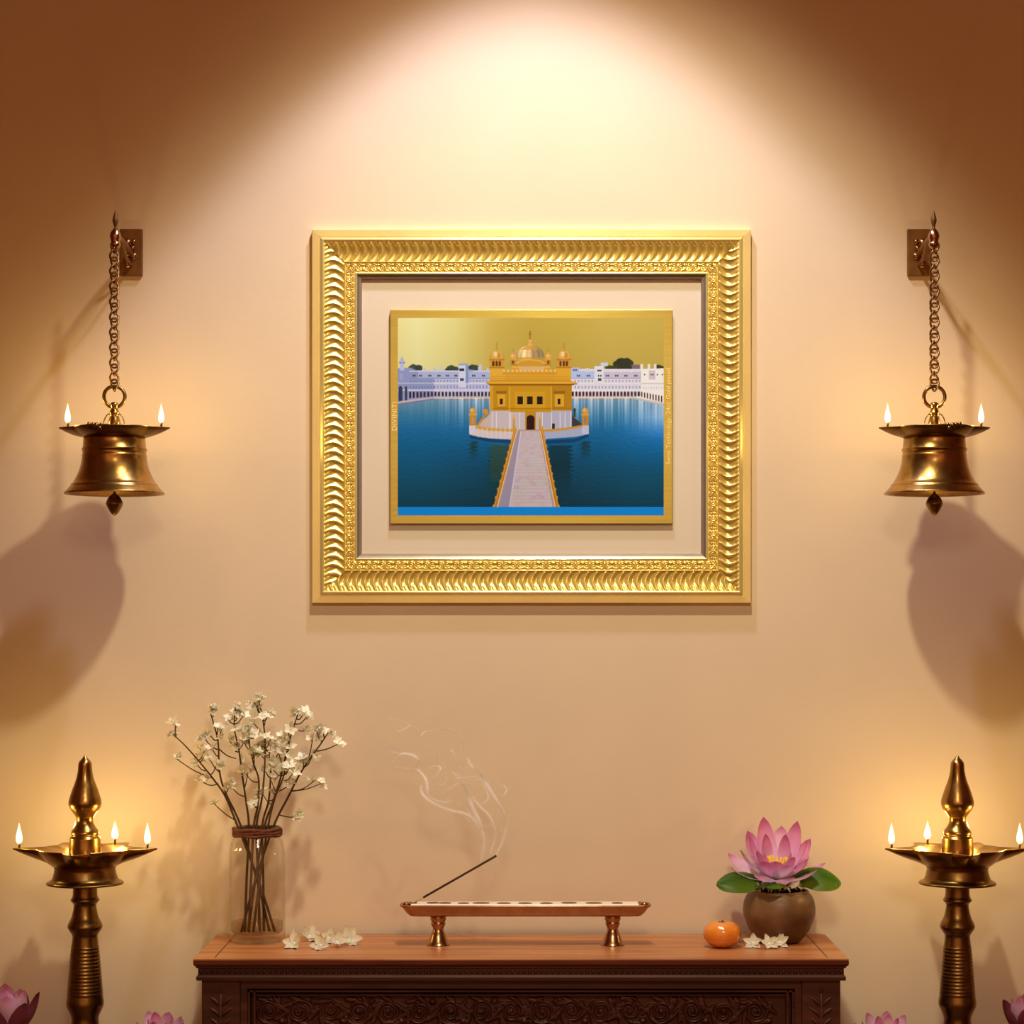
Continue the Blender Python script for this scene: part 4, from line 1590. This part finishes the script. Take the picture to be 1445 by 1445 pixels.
def branch(label, tip, path, sides, depth, base_px, leafy=False):
    """a blossom branch: main stem from the vase floor through the neck to its tip, side twigs with blossoms.
    pixel positions are taken at the branch's own depth"""
    Y0 = VY
    chain_ = [tip] + list(path)
    sides = list(sides)
    for e_ in range(4):
        f_ = rb_.uniform(0.15, len(path) - 2.2)
        a_, b_ = chain_[int(f_)], chain_[int(f_) + 1]
        g_ = f_ - int(f_)
        jx_, jy_ = a_[0] + (b_[0] - a_[0]) * g_, a_[1] + (b_[1] - a_[1]) * g_
        an_ = rb_.uniform(-1.1, 1.1)
        ln_ = rb_.uniform(9, 17)
        if jy_ < 1125:
            sides.append((jx_ + ln_ * sin(an_), jy_ - ln_ * cos(an_), jx_, jy_))
    foot = Vector((P(base_px, 0, Y0).x, Y0 + depth * 0.18, TZ + 0.0142))
    t = thing('blossom_branch', label, 'flower branch', foot, 'white blossom branches in the glass vase')
    neck = path[-1]

    def Q(px, py):
        f = clampf((1170 - py) / 170.0, -0.2, 1)
        yy = Y0 + depth * (0.12 + 0.88 * f) if py < 1170 else Y0 + depth * 0.12
        return P(px, py, yy) - foot
    pts = [Q(*tip)] + [Q(*p) for p in path]
    pts = list(reversed(pts))
    nk = pts[0]
    low = [Vector((0, 0, 0)), Vector((nk.x * 0.45, nk.y * 0.5, nk.z * 0.5))]
    full = spline(low + pts, 8)
    bm = bmesh.new()
    tube(bm, full, lambda u: 0.00205 * (1 - u) + 0.00085 * u, 8)
    for (sx, sy, jx, jy) in sides:
        a, b = Q(jx, jy), Q(sx, sy)
        b = b + Vector((0, rb_.uniform(-0.012, 0.012), 0))
        mid = (a + b) / 2 + Vector((0, 0, -0.004 + 0.002 * rb_.random()))
        tube(bm, spline([a, mid, b], 6), lambda u: 0.00115 * (1 - u) + 0.0007 * u, 6)
    obj('stem', bm, M['bark'], t)
    spots = [(pts[-1], (pts[-1] - pts[-2]).normalized(), 3)] + [(Q(sx, sy), (Q(sx, sy) - Q(jx, jy)).normalized(), 2) for sx, sy, jx, jy in sides]
    for p, d, n_ in spots:
        for q in range(n_):
            o = bpy.data.objects.new('blossom', rb_.choice(FLORETS))
            link(o, t)
            off = Vector((rb_.uniform(-1, 1), rb_.uniform(-1, 1), rb_.uniform(-0.4, 0.8)))
            o.location = p + off * 0.0068
            dd = (d * 0.5 + off * 0.7 + Vector((0, -0.62, 0.62))).normalized()
            o.rotation_euler = dd.to_track_quat('Z', 'Y').to_euler()
            o.rotation_euler.rotate_axis('Z', rb_.uniform(0, 6))
            sc_ = rb_.uniform(0.70, 1.05)
            o.scale = (sc_,) * 3
    return t


branch('blossom branch leaning furthest to the left in the glass vase', (244, 1036), [(262, 1053), (284, 1078), (303, 1102), (318, 1124), (335, 1165)],
       [(248, 1070, 300, 1098), (277, 1077, 290, 1088), (288, 1103, 308, 1106), (303, 1134, 333, 1158)], -0.012, 388)
branch('blossom branch second from the left, forking above the vase rim', (296, 1003), [(304, 1030), (308, 1050), (310, 1090), (318, 1118), (340, 1166)],
       [(313, 1026, 307, 1046), (288, 1043, 308, 1058), (295, 1073, 310, 1090), (332, 1071, 308, 1056), (325, 1106, 318, 1120)], 0.016, 380)
branch('upright blossom branch with a broad cluster left of the tallest one', (331, 1008), [(331, 1030), (337, 1058), (342, 1095), (347, 1130), (351, 1167)],
       [(320, 1012, 331, 1022), (343, 1010, 331, 1022), (320, 1043, 334, 1052), (349, 1090, 345, 1112), (328, 1112, 345, 1124)], -0.025, 346)
branch('tallest blossom branch, reaching straight up from the vase', (364, 986), [(370, 1010), (374, 1045), (373, 1090), (369, 1130), (362, 1167)],
       [(376, 1014, 372, 1026), (357, 1018, 372, 1034), (381, 1043, 375, 1056), (363, 1054, 374, 1072), (371, 1119, 369, 1130)], 0.02, 366)
branch('short blossom branch in the middle of the bouquet', (352, 1030), [(352, 1050), (358, 1078), (365, 1100), (364, 1135), (358, 1167)],
       [(340, 1032, 352, 1046), (346, 1047, 353, 1058), (360, 1068, 358, 1080), (347, 1092, 364, 1104), (359, 1133, 363, 1140)], -0.035, 352)
branch('blossom branch with a large open cluster right of the tallest one', (421, 1006), [(413, 1030), (404, 1062), (396, 1098), (384, 1135), (373, 1167)],
       [(432, 1012, 416, 1022), (433, 1030, 415, 1026), (409, 1052, 404, 1062), (393, 1064, 400, 1080), (396, 1090, 396, 1100)], 0.012, 350)
branch('blossom branch leaning furthest to the right in the glass vase', (463, 1034), [(451, 1052), (436, 1072), (420, 1098), (407, 1124), (386, 1166)],
       [(477, 1050, 447, 1060), (442, 1042, 434, 1074), (441, 1068, 430, 1082), (452, 1106, 411, 1116), (446, 1100, 411, 1117), (415, 1082, 424, 1092), (427, 1150, 394, 1150)], -0.02, 341)
branch('thin blossom branch just right of the middle of the bouquet', (384, 1052), [(380, 1066), (382, 1090), (379, 1130), (370, 1167)],
       [(374, 1058, 381, 1074), (395, 1060, 382, 1076), (376, 1088, 382, 1098), (389, 1122, 380, 1130)], 0.03, 372)
branch('low blossom branch in front on the right of the bouquet', (402, 1086), [(398, 1102), (388, 1126), (378, 1167)],
       [(414, 1090, 399, 1102), (408, 1106, 394, 1116), (384, 1102, 392, 1118), (371, 1120, 386, 1136)], -0.03, 358)


# ================================================================== LOOSE BLOSSOMS ON THE TABLE
def loose_blossom(label, px, py, group, L=0.0155, seed=1, tilt=0.5, rot=0.0, n=5):
    rng = random.Random(seed)
    # a point on the table top under this pixel
    d = (ZC - TZ) * F / (py - CY)
    Y = CAMY + d
    x = (px - CX) * d / F
    L *= 1.32
    t = thing('jasmine_blossom', label, 'blossom', (x, Y, TZ), group, (0, 0, rng.uniform(-0.35, 0.35)))
    lift = 0.0
    FRM = Matrix.Translation((0, 0, 0.0062)) @ Matrix.Rotation(radians(52), 4, 'X') @ Matrix.Rotation(rot, 4, 'Z')
    for k_ in range(n):
        a = 2 * pi * k_ / n + rng.uniform(-0.2, 0.2)
        el = tilt * 0.6 + rng.uniform(-0.35, 0.4)
        bm = bmesh.new()
        Mx = FRM @ Matrix.Rotation(a, 4, 'Z') @ Matrix.Rotation(-el, 4, 'Y')
        petal_faces(bm, Mx, L * rng.uniform(0.85, 1.1), L * 0.30, 0.30, 7, 4, 0.25)
        for v_ in bm.verts:
            v_.co.z = max(v_.co.z, 0.0008)
        bmesh.ops.solidify(bm, geom=list(bm.faces), thickness=-0.0005)
        bmesh.ops.recalc_face_normals(bm, faces=bm.faces)
        obj('petal', bm, M['petal_white'], t, autosmooth=40)
    bm = bmesh.new()
    lathe(bm, smooth_prof([(0, -0.0070), (0.0012, -0.0068), (0.0020, -0.0030), (0.0026, 0.0002), (0.0012, 0.0018), (0, 0.0022)], 3), 12)
    for v_ in bm.verts:
        v_.co = FRM @ v_.co
        v_.co.z = max(v_.co.z, 0.0002)
    obj('calyx', bm, M['petal_white'], t)
    return t


GL, GR = 'white blossoms beside the glass vase', 'white blossoms beside the clay pot'
loose_blossom('white blossom nearest the glass vase in the left spray', 415, 1337, GL, 0.0160, 1, 0.45, 0.4)
loose_blossom('white blossom with upright petals, second from the vase', 437, 1327, GL, 0.0165, 2, 0.85, 1.0)
loose_blossom('white blossom at the front middle of the left spray', 452, 1340, GL, 0.0140, 3, 0.5, 2.0)
loose_blossom('small white blossom behind the middle of the left spray', 464, 1330, GL, 0.0130, 4, 0.7, 0.2)
loose_blossom('white blossom just right of the middle of the left spray', 476, 1336, GL, 0.0140, 5, 0.6, 2.6)
loose_blossom('large open white blossom at the right end of the left spray', 492, 1332, GL, 0.0180, 6, 0.55, 0.9, 6)
loose_blossom('white blossom nearest the orange fruit, in front of the clay pot', 1063, 1337, GR, 0.0130, 7, 0.6, 0.3)
loose_blossom('small white blossom standing up at the middle of the right spray', 1075, 1331, GR, 0.0120, 8, 0.9, 1.3)
loose_blossom('white blossom lying in front at the middle of the right spray', 1086, 1338, GR, 0.0115, 9, 0.5, 2.0)
loose_blossom('white blossom at the right end of the right spray', 1101, 1336, GR, 0.0130, 12, 0.5, 0.3)

# ================================================================== INCENSE HOLDER, STICK, SMOKE
IY = -0.128
IS = scale_at(IY)
ix = P(741.5, 0, IY).x
holder = thing('incense_holder', 'long copper incense tray on two turned feet, in the middle of the table', 'incense holder', (ix, IY, TZ))


def iz(py):
    return ZC - (py - CY) * IS - TZ


hl = 176.5 * IS
zt_, zb2 = iz(1275.0), iz(1291.5)
hd = 0.022
bm = bmesh.new()
secs = []
# boat-shaped tray, long axis x: list of (half length, half depth, z)
for a_, b_, z_ in ((hl - 0.020, hd - 0.007, zb2), (hl - 0.014, hd - 0.005, zb2 + 0.0005), (hl - 0.009, hd - 0.003, zb2 + 0.005), (hl - 0.004, hd - 0.001, zt_ - 0.005), (hl, hd, zt_ - 0.0025), (hl + 0.0006, hd + 0.0004, zt_ - 0.001), (hl - 0.001, hd - 0.001, zt_),
                   (hl - 0.003, hd - 0.003, zt_), (hl - 0.004, hd - 0.004, zt_ - 0.0012)):
    ring = []
    n = 24
    rr = min(b_, 0.012)
    for (cx_, cy_, a0) in ((a_ - rr, b_ - rr, 0), (-a_ + rr, b_ - rr, pi / 2), (-a_ + rr, -b_ + rr, pi), (a_ - rr, -b_ + rr, 1.5 * pi)):
        for q in range(7):
            th = a0 + pi / 2 * q / 6
            ring.append(bm.verts.new((cx_ + rr * cos(th), cy_ + rr * sin(th), z_)))
    secs.append(ring)
for r0, r1 in zip(secs[:-1], secs[1:]):
    for q in range(len(r0)):
        bm.faces.new((r0[q], r0[(q + 1) % len(r0)], r1[(q + 1) % len(r0)], r1[q]))
bm.faces.new(list(reversed(secs[0])))
bm.faces.new(secs[-1])
obj('tray', bm, M['copper'], holder, autosmooth=40)
bm = bmesh.new()
box(bm, -hl + 0.016, hl - 0.018, -hd + 0.0035, hd - 0.0035, zt_ - 0.0016, zt_ + 0.0006, 0.0004, 1)
obj('tray_top_sheen', bm, M['tray_top'], holder, smooth=False)  # thin slab that paints the bright reflection on the tray
for px_, w_ in ((580, 9), (611, 9), (628, 9), (654, 8), (679, 12), (711, 10), (741, 10), (771, 9), (803, 11), (838, 12), (871, 8)):
    bm = bmesh.new()
    lathe(bm, [(0, 0), (1.0, 0), (1.0, 0.0010), (0.8, 0.0012), (0, 0.0009)], 20)
    for v in bm.verts:
        v.co.x *= w_ * IS
        v.co.y *= 0.0085
    o = obj('incense_hole', bm, M['tray_hole'], holder)
    o.location = (P(px_, 0, IY).x - ix, 0.002 * ((px_ * 7) % 3 - 1), zt_ + 0.0001)
for sg in (-1, 1):
    bm = bmesh.new()
    lathe(bm, smooth_prof([(0, 0.0008), (0.001, 0.0026), (0.004, 0.003), (0.006, 0.002), (0.0065, 0)], 3), 20)
    o = obj('end_boss', bm, M['copper'], holder)
    o.location = (sg * (hl - 0.009), 0, zt_ - 0.001)
for px_ in (618.5, 864.5):
    bm = bmesh.new()
    k_ = IS
    lathe(bm, smooth_prof([(0, 0.0002), (15.5 * k_, 0.0002), (16 * k_, 0.002), (14.5 * k_, 0.0045), (12.4 * k_, 0.010), (10.6 * k_, 0.0155), (8.2 * k_, 0.021), (7.6 * k_, 0.025), (9.4 * k_, 0.029), (10.4 * k_, 0.032), (9.6 * k_, 0.0345), (11.2 * k_, 0.038), (11.2 * k_, zb2 - 0.0015), (9 * k_, zb2 + 0.0004), (0, zb2 + 0.0006)], 4), 36)
    o = obj('foot', bm, M['copper'], holder)
    o.location = (P(px_, 0, IY).x - ix, 0, 0)

p0 = P(584, 1274.2, IY)
p1 = P(700.5, 1207.5, IY)
stick = thing('incense_stick', 'thin dark incense stick leaning out of the copper tray', 'incense stick', p0)
dv = p1 - p0
bm = bmesh.new()
tube(bm, [Vector((0, 0, 0)), dv * 0.12], 0.0011, 8)
obj('bare_stick', bm, M['ash'], stick)
bm = bmesh.new()
tube(bm, [dv * 0.115, dv * 0.5, dv * 0.985], 0.00165, 10)
obj('incense_coat', bm, M['incense'], stick)
bm = bmesh.new()
tube(bm, [dv * 0.983, dv], 0.0015, 10)
obj('burnt_tip', bm, M['wick'], stick)

K = 210.0 / 1214.0
strands = [
    ([(985, 1368), (1040, 1250), (1068, 1130), (1050, 1030), (990, 930), (930, 830), (880, 765), (800, 735), (700, 742), (640, 690)], 15, 1.0),
    ([(960, 880), (900, 770), (850, 700), (800, 660), (768, 620), (745, 560)], 14, 0.8),
    ([(935, 1365), (975, 1230), (960, 1120), (920, 1040), (850, 970), (790, 900), (740, 820), (690, 760), (620, 680)], 13, 0.9),
    ([(858, 1425), (882, 1300), (868, 1200), (830, 1120), (780, 1060), (745, 1000), (720, 960)], 18, 1.0),
    ([(868, 1200), (850, 1100), (800, 1000), (760, 900), (730, 820), (690, 740)], 18, 0.9),
    ([(840, 1140), (780, 1062), (720, 1028), (600, 1000), (500, 960), (420, 910), (372, 850), (376, 790)], 13, 0.9),
    ([(710, 890), (640, 920), (560, 935), (450, 905), (422, 850), (418, 770), (380, 705), (330, 655), (352, 600), (310, 555), (210, 540), (160, 590), (130, 622)], 13, 0.8),
    ([(210, 542), (120, 522), (62, 508), (22, 455)], 10, 0.7),
    ([(716, 650), (722, 500), (680, 400), (600, 347), (500, 345), (400, 362), (370, 390), (340, 330), (280, 305), (200, 265), (120, 250), (88, 200), (90, 110)], 12, 0.65),
    ([(290, 306), (225, 345), (170, 360)], 9, 0.6),
    ([(868, 1128), (910, 1130), (952, 1124)], 10, 0.6),
    ([(470, 745), (530, 665), (500, 640), (430, 655)], 14, 0.55),
    ([(480, 795), (560, 785), (575, 720), (530, 570), (490, 560)], 13, 0.5),
    ([(1000, 790), (1050, 798), (1066, 845), (1035, 890)], 12, 0.5),
    ([(740, 985), (775, 925), (870, 890)], 12, 0.6),
    ([(440, 880), (520, 860), (610, 820), (690, 770)], 12, 0.5),
    ([(690, 730), (650, 560), (610, 500)], 14, 0.4),
    ([(330, 660), (230, 660), (150, 640)], 9, 0.4),
    ([(860, 960), (920, 900), (880, 800), (820, 745)], 14, 0.45),
]
bm = bmesh.new()
dens = bm.verts.layers.float.new('wisp')
veils = [(p_, w_ * 3.6, s_ * 0.30) for p_, w_, s_ in strands[:7]]
strands = [(p_, w_ * 1.7, s_) for p_, w_, s_ in strands] + veils
for i, (pts, w, st) in enumerate(strands):
    yy = IY + 0.010 * sin(i * 2.4) * (0.0 if i in (0, 2, 3) else 1.0)
    pp = []
    for j, (x, y) in enumerate(pts):
        up = clampf((1368 - y) / 1000.0)
        pp.append(P(530 + x * K, 970 + y * K, yy + 0.010 * up * sin(j * 1.3 + i)))
    sp_ = spline(pp, 7)
    wr = w * K * 0.5 * scale_at(yy)
    f0_ = 0.35 if pts[0][1] > 1300 else 0.25
    rings_ = tube(bm, sp_, lambda t_, wr=wr, f0_=f0_, st=st: wr * (f0_ + (1 - f0_) * min(1.0, sin(pi * clampf(0.06 + 0.90 * t_)) * 1.6)) * (0.65 + 0.45 * max(st, 0.6)), 16, flat=0.3)
    for ri, ring in enumerate(rings_):
        e_ = ri / (len(rings_) - 1)
        ends = min(1.0, 0.25 + 5 * (1 - e_)) * (1.0 if pts[0][1] > 1300 else min(1.0, 0.15 + 5 * e_))
        for k_, v_ in enumerate(ring):
            h_ = clampf((v_.co.z - 0.58) / 0.25)
            v_[dens] = st * (1.0 - 0.30 * h_) * ends * max(0.0, 1 - sin(2 * pi * k_ / 16) ** 2) ** 0.8
so = obj('incense_smoke', bm, M['smoke'])
tag(so, 'pale wisps of smoke curling up from the incense stick', 'smoke', kind='stuff')

# ================================================================== CLAY POT AND LOTUS
PY = -0.098
PS = scale_at(PY)
px0 = P(1099.5, 0, PY).x
pot = thing('clay_pot', 'round brown clay pot holding the lotus on the right end of the table', 'pot', (px0, PY, TZ))


def pz(py):
    return ZC - (py - CY) * PS - TZ


bm = bmesh.new()
zo = pz(1333)
prof = [(0, 0.0004), (24, 0.0004)]
q = [(0, 0.0003), (25 * PS, 0.0003), (33 * PS, 0.006), (42 * PS, 0.018), (48.5 * PS, 0.034), (51 * PS, pz(1285)), (49.6 * PS, pz(1272)), (46 * PS, pz(1263.5)), (42.5 * PS, pz(1259.5)), (41.5 * PS, pz(1256.5)), (40 * PS, pz(1255.5)), (38 * PS, pz(1257)), (41 * PS, pz(1266)), (44 * PS, pz(1285)), (36 * PS, 0.014), (0, 0.010)]
lathe(bm, smooth_prof(q, 5), 64)
obj('pot_body', bm, M['clay'], pot, autosmooth=None)
bm = bmesh.new()
lathe(bm, [(0, pz(1262)), (41.2 * PS, pz(1264)), (42.0 * PS, pz(1272)), (0, pz(1274))], 40)
obj('soil', bm, M['soil'], pot)


def petal_obj(parent, mat, L, W, az, el, base, cup=0.30, bend=0.35, nu=14, nv=8, roll=0.0, tipw=1.0, frame=None):
    """lotus petal: starts at base, leaves at azimuth az, elevation el; concave side inwards/up"""
    bm = bmesh.new()
    uvl = bm.loops.layers.uv.verify()
    Mx = (frame or Matrix.Identity(4)) @ Matrix.Translation(base) @ Matrix.Rotation(az, 4, 'Z') @ Matrix.Rotation(-el, 4, 'Y') @ Matrix.Rotation(roll, 4, 'X')
    rows = []
    for i in range(nu + 1):
        u = i / nu
        w = W * (u * 1.0 + 0.14) ** 0.75 * max(0.0, 1 - u ** 2.6) ** 0.80 * 1.42
        if i == nu:
            w = W * 0.012
        row = []
        for j in range(nv + 1):
            v = j / nv * 2 - 1
            x = L * u
            z = -bend * L * 0.5 * (4 * u * (1 - u)) * 0.6 + cup * w * v * v * 1.2 + 0.06 * L * u ** 3
            row.append(bm.verts.new(Mx @ Vector((x, w * v, z))))
        rows.append(row)
    for i in range(nu):
        for j in range(nv):
            f = bm.faces.new((rows[i][j], rows[i + 1][j], rows[i + 1][j + 1], rows[i][j + 1]))
            for lp, (a_, b_) in zip(f.loops, ((i, j), (i + 1, j), (i + 1, j + 1), (i, j + 1))):
                lp[uvl].uv = (b_ / nv, a_ / nu)
    bmesh.ops.solidify(bm, geom=list(bm.faces), thickness=-0.0007)
    bmesh.ops.recalc_face_normals(bm, faces=bm.faces)
    return obj('petal', bm, mat, parent, autosmooth=40)


def lotus(t, scale, tilt, rings, centre_z=0.0, seed=1, pod=True, mats=None, front=0.0):
    rng = random.Random(seed)
    mats = mats or [M['lotus'], M['lotus_pale']]
    FR = Matrix.Rotation(tilt, 4, 'X')
    FR = Matrix.Translation((0, 0, centre_z)) @ FR
    for (n_, el, L, W, a0, cup, mi) in rings:
        for k_ in range(n_):
            az = a0 + 2 * pi * k_ / n_ + rng.uniform(-0.08, 0.08)
            petal_obj(t, mats[mi if mi < 2 else (k_ % 2)], L * scale * (1 + front * (0.7 + el) * sin(az)) * rng.uniform(0.93, 1.06), W * scale, az, el + rng.uniform(-0.06, 0.06),
                      (0.006 * scale / 0.08 * cos(az), 0.006 * scale / 0.08 * sin(az), 0), cup, frame=FR)
    if pod:
        bm = bmesh.new()
        lathe(bm, smooth_prof([(0, 0.0), (0.10, 0.02), (0.15, 0.18), (0.17, 0.24), (0.12, 0.28), (0, 0.27)], 3), 20)
        for k_ in range(44):
            a = rng.uniform(0, 6.28)
            ln = rng.uniform(0.30, 0.44)
            rr = rng.uniform(0.14, 0.24)
            tube(bm, [(0.10 * cos(a), 0.10 * sin(a), 0.08), (rr * 0.9 * cos(a), rr * 0.9 * sin(a), ln * 0.7), (rr * cos(a), rr * sin(a), ln)], lambda u: 0.010 + 0.012 * u, 6)
        for v in bm.verts:
            v.co = FR @ (v.co * scale)
        obj('stamens', bm, M['stamen'], t)


lz = P(0, 1240, PY).z
fl_o = thing('lotus_flower', 'open pink lotus with green leaves in the round clay pot', 'flower', (P(1096, 0, PY).x, PY, TZ + pz(1263)))
cz = lz - (TZ + pz(1263))
lotus(fl_o, 0.075, radians(9), [
    (8, radians(15), 0.98, 0.24, 0.16, 0.24, 1),
    (7, radians(40), 0.92, 0.25, 0.45, 0.30, 2),
    (7, radians(56), 0.90, 0.22, 0.05, 0.34, 0),
    (5, radians(70), 0.66, 0.17, 0.94, 0.36, 0)], cz, 4, front=0.26)
bm = bmesh.new()
tube(bm, spline([(0, 0, -0.004), (0.001, 0.001, cz * 0.5), (0, 0, cz)], 5), 0.0045, 12)
obj('stem', bm, M['stem_green'], fl_o)


def leaf_obj(parent, pts, W, roll=0.0, name='leaf'):
    """broad leaf along a centre line, cupped"""
    bm = bmesh.new()
    uvl = bm.loops.layers.uv.verify()
    c = spline(pts, 6)
    n = len(c) - 1
    nv = 10
    rows = []
    for i, p in enumerate(c):
        u = i / n
        t_ = (c[min(i + 1, n)] - c[max(i - 1, 0)]).normalized()
        sd = t_.cross(Vector((0, 0, 1)))
        sd = sd.normalized() if sd.length > 1e-4 else Vector((0, 1, 0))
        if sd.y > 0:
            sd = -sd
        sd = (sd * cos(roll) - Vector((0, 0, 1)) * sin(roll)).normalized()
        w = W * 1.08 * max(0.02, sin(pi * clampf(0.06 + 0.94 * u ** 1.25)) ** 0.85)
        if i == n:
            w = W * 0.02
        row = []
        for j in range(nv + 1):
            v = j / nv * 2 - 1
            row.append(bm.verts.new(p + sd * (w * v) + Vector((0, 0, -0.30 * w * v * v + 0.0012 * sin(6 * u + 5 * v)))))
        rows.append(row)
    for i in range(n):
        for j in range(nv):
            f = bm.faces.new((rows[i][j], rows[i + 1][j], rows[i + 1][j + 1], rows[i][j + 1]))
            for lp, (a_, b_) in zip(f.loops, ((i, j), (i + 1, j), (i + 1, j + 1), (i, j + 1))):
                lp[uvl].uv = (a_ / n, 0.55 + 0.45 * abs(b_ / nv * 2 - 1))
    bmesh.ops.solidify(bm, geom=list(bm.faces), thickness=-0.0008)
    bmesh.ops.recalc_face_normals(bm, faces=bm.faces)
    return obj(name, bm, M['leaf'], parent, autosmooth=40)


def LQ(px, py, dy):
    return P(px, py, PY + dy) - Vector(fl_o.location)


leaf_obj(fl_o, [LQ(1090, 1247, 0.0), LQ(1062, 1238, -0.012), LQ(1036, 1239, -0.024), LQ(1011, 1249, -0.032)], 0.024, 0.58)
leaf_obj(fl_o, [LQ(1104, 1247, 0.0), LQ(1138, 1232, -0.008), LQ(1162, 1235, -0.018), LQ(1187, 1247, -0.026)], 0.025, 0.60)
leaf_obj(fl_o, [LQ(1096, 1250, -0.006), LQ(1090, 1244, -0.03), LQ(1082, 1252, -0.056)], 0.020)
leaf_obj(fl_o, [LQ(1100, 1250, 0.006), LQ(1104, 1244, 0.03), LQ(1110, 1250, 0.056)], 0.022)
# small cream florets at the pot's mouth
for i, (px_, dy) in enumerate(((1068, -0.024), (1079, -0.031), (1090, -0.036), (1101, -0.037), (1112, -0.034), (1122, -0.029), (1131, -0.022), (1117, -0.020), (1085, -0.020))):
    o = bpy.data.objects.new('white_floret', FLORETS[i % 4])
    link(o, fl_o)
    o.location = LQ(px_, 1254 - (i % 2) * 3, dy)
    o.rotation_euler = (0.6, 0.2 * (i % 3 - 1), i * 1.1)

# ================================================================== ORANGE FRUIT
oy = -0.150
op = Vector((P(1019, 0, oy).x, oy, TZ))
os_ = scale_at(oy)
fruit = thing('orange_fruit', 'small glossy orange fruit lying left of the clay pot', 'fruit', op)
bm = bmesh.new()
R_ = 27 * os_
prof = smooth_prof([(0, 0.0012), (R_ * 0.30, 0.0006), (R_ * 0.62, 0.0030), (R_ * 0.90, 0.0105), (R_, 0.0195), (R_ * 0.93, 0.0285), (R_ * 0.70, 0.0350), (R_ * 0.38, 0.0375), (R_ * 0.12, 0.0362), (0, 0.0352)], 5)
rings_ = lathe(bm, prof, 80)
for ring in rings_:
    if len(ring) > 1:
        for i, v in enumerate(ring):
            a = 2 * pi * i / 80
            f = 1 + 0.022 * (abs(cos(4.5 * a)) - 0.6)
            v.co.x *= f
            v.co.y *= f
obj('skin', bm, M['orange'], fruit)
bm = bmesh.new()
tube(bm, [(0, 0, 0.0345), (0.0004, 0, 0.0375), (0.001, 0, 0.0392)], lambda t_: 0.0022 - 0.0008 * t_, 8)
for k_ in range(5):
    a = 2 * pi * k_ / 5
    petal_faces(bm, Matrix.Translation((0, 0, 0.0362)) @ Matrix.Rotation(a, 4, 'Z') @ Matrix.Rotation(-0.10, 4, 'Y'), 0.0075, 0.0020, 0.1, 4, 2, 0.1)
obj('stalk', bm, M['stalk'], fruit)


# ================================================================== LOTUS FLOWERS IN FLOOR VASES (mostly below the frame)
def floor_vase(x, y, label, h, r):
    t = thing('floor_vase', label, 'vase', (x, y, 0), 'clay floor vases under the lotus flowers')
    bm = bmesh.new()
    lathe(bm, smooth_prof([(0, 0.0), (r * 0.62, 0.0), (r * 0.8, h * 0.06), (r, h * 0.4), (r * 0.85, h * 0.72), (r * 0.5, h * 0.9), (r * 0.58, h), (r * 0.50, h * 0.995), (r * 0.42, h * 0.9), (r * 0.7, h * 0.6), (r * 0.6, h * 0.1), (0, h * 0.07)], 5), 48)
    obj('vase_body', bm, M['clay'], t)
    return t


def floor_lotus(px, py_c, Y, label, scale, rings, tilt, seed, mats=None):
    s = scale_at(Y)
    x = (px - CX) * s
    zc_ = ZC - (py_c - CY) * s
    vh = zc_ - 0.055
    floor_vase(x, Y, 'brown clay floor vase ' + label[1], vh, 0.055)
    t = thing('lotus_flower', label[0], 'flower', (x, Y, vh * 0.1))
    cz_ = zc_ - vh * 0.1
    lotus(t, scale, tilt, rings, cz_, seed, True, mats)
    bm = bmesh.new()
    tube(bm, [(0.004, 0.0, 0.004), (0.003, 0, cz_ * 0.6), (0, 0, cz_)], 0.0042, 10)
    obj('stem', bm, M['stem_green'], t)


open_rings = [(8, radians(22), 0.92, 0.22, 0.2, 0.28, 2), (7, radians(46), 0.90, 0.24, 0.5, 0.34, 1), (6, radians(68), 0.82, 0.22, 0.2, 0.36, 2)]
bud_rings = [(6, radians(52), 0.95, 0.25, 0.3, 0.40, 0), (6, radians(70), 1.0, 0.27, 0.8, 0.45, 1), (4, radians(82), 0.95, 0.24, 0.2, 0.45, 1)]
floor_lotus(228, 1474, -0.10, ('open pink lotus at the left foot of the carved table', 'at the left foot of the carved table'), 0.056, open_rings, radians(14), 21)
floor_lotus(1250, 1476, -0.10, ('open pink lotus at the right foot of the carved table', 'at the right foot of the carved table'), 0.056, open_rings, radians(14), 22)
floor_lotus(10, 1468, -0.22, ('half-open dark pink lotus left of the left oil lamp', 'left of the left oil lamp'), 0.078, bud_rings, radians(4), 23, [M['lotus_dark'], M['lotus_pale']])
floor_lotus(1450, 1466, -0.22, ('half-open dark pink lotus right of the right oil lamp', 'right of the right oil lamp'), 0.064, bud_rings, radians(4), 24, [M['lotus_dark'], M['lotus_pale']])
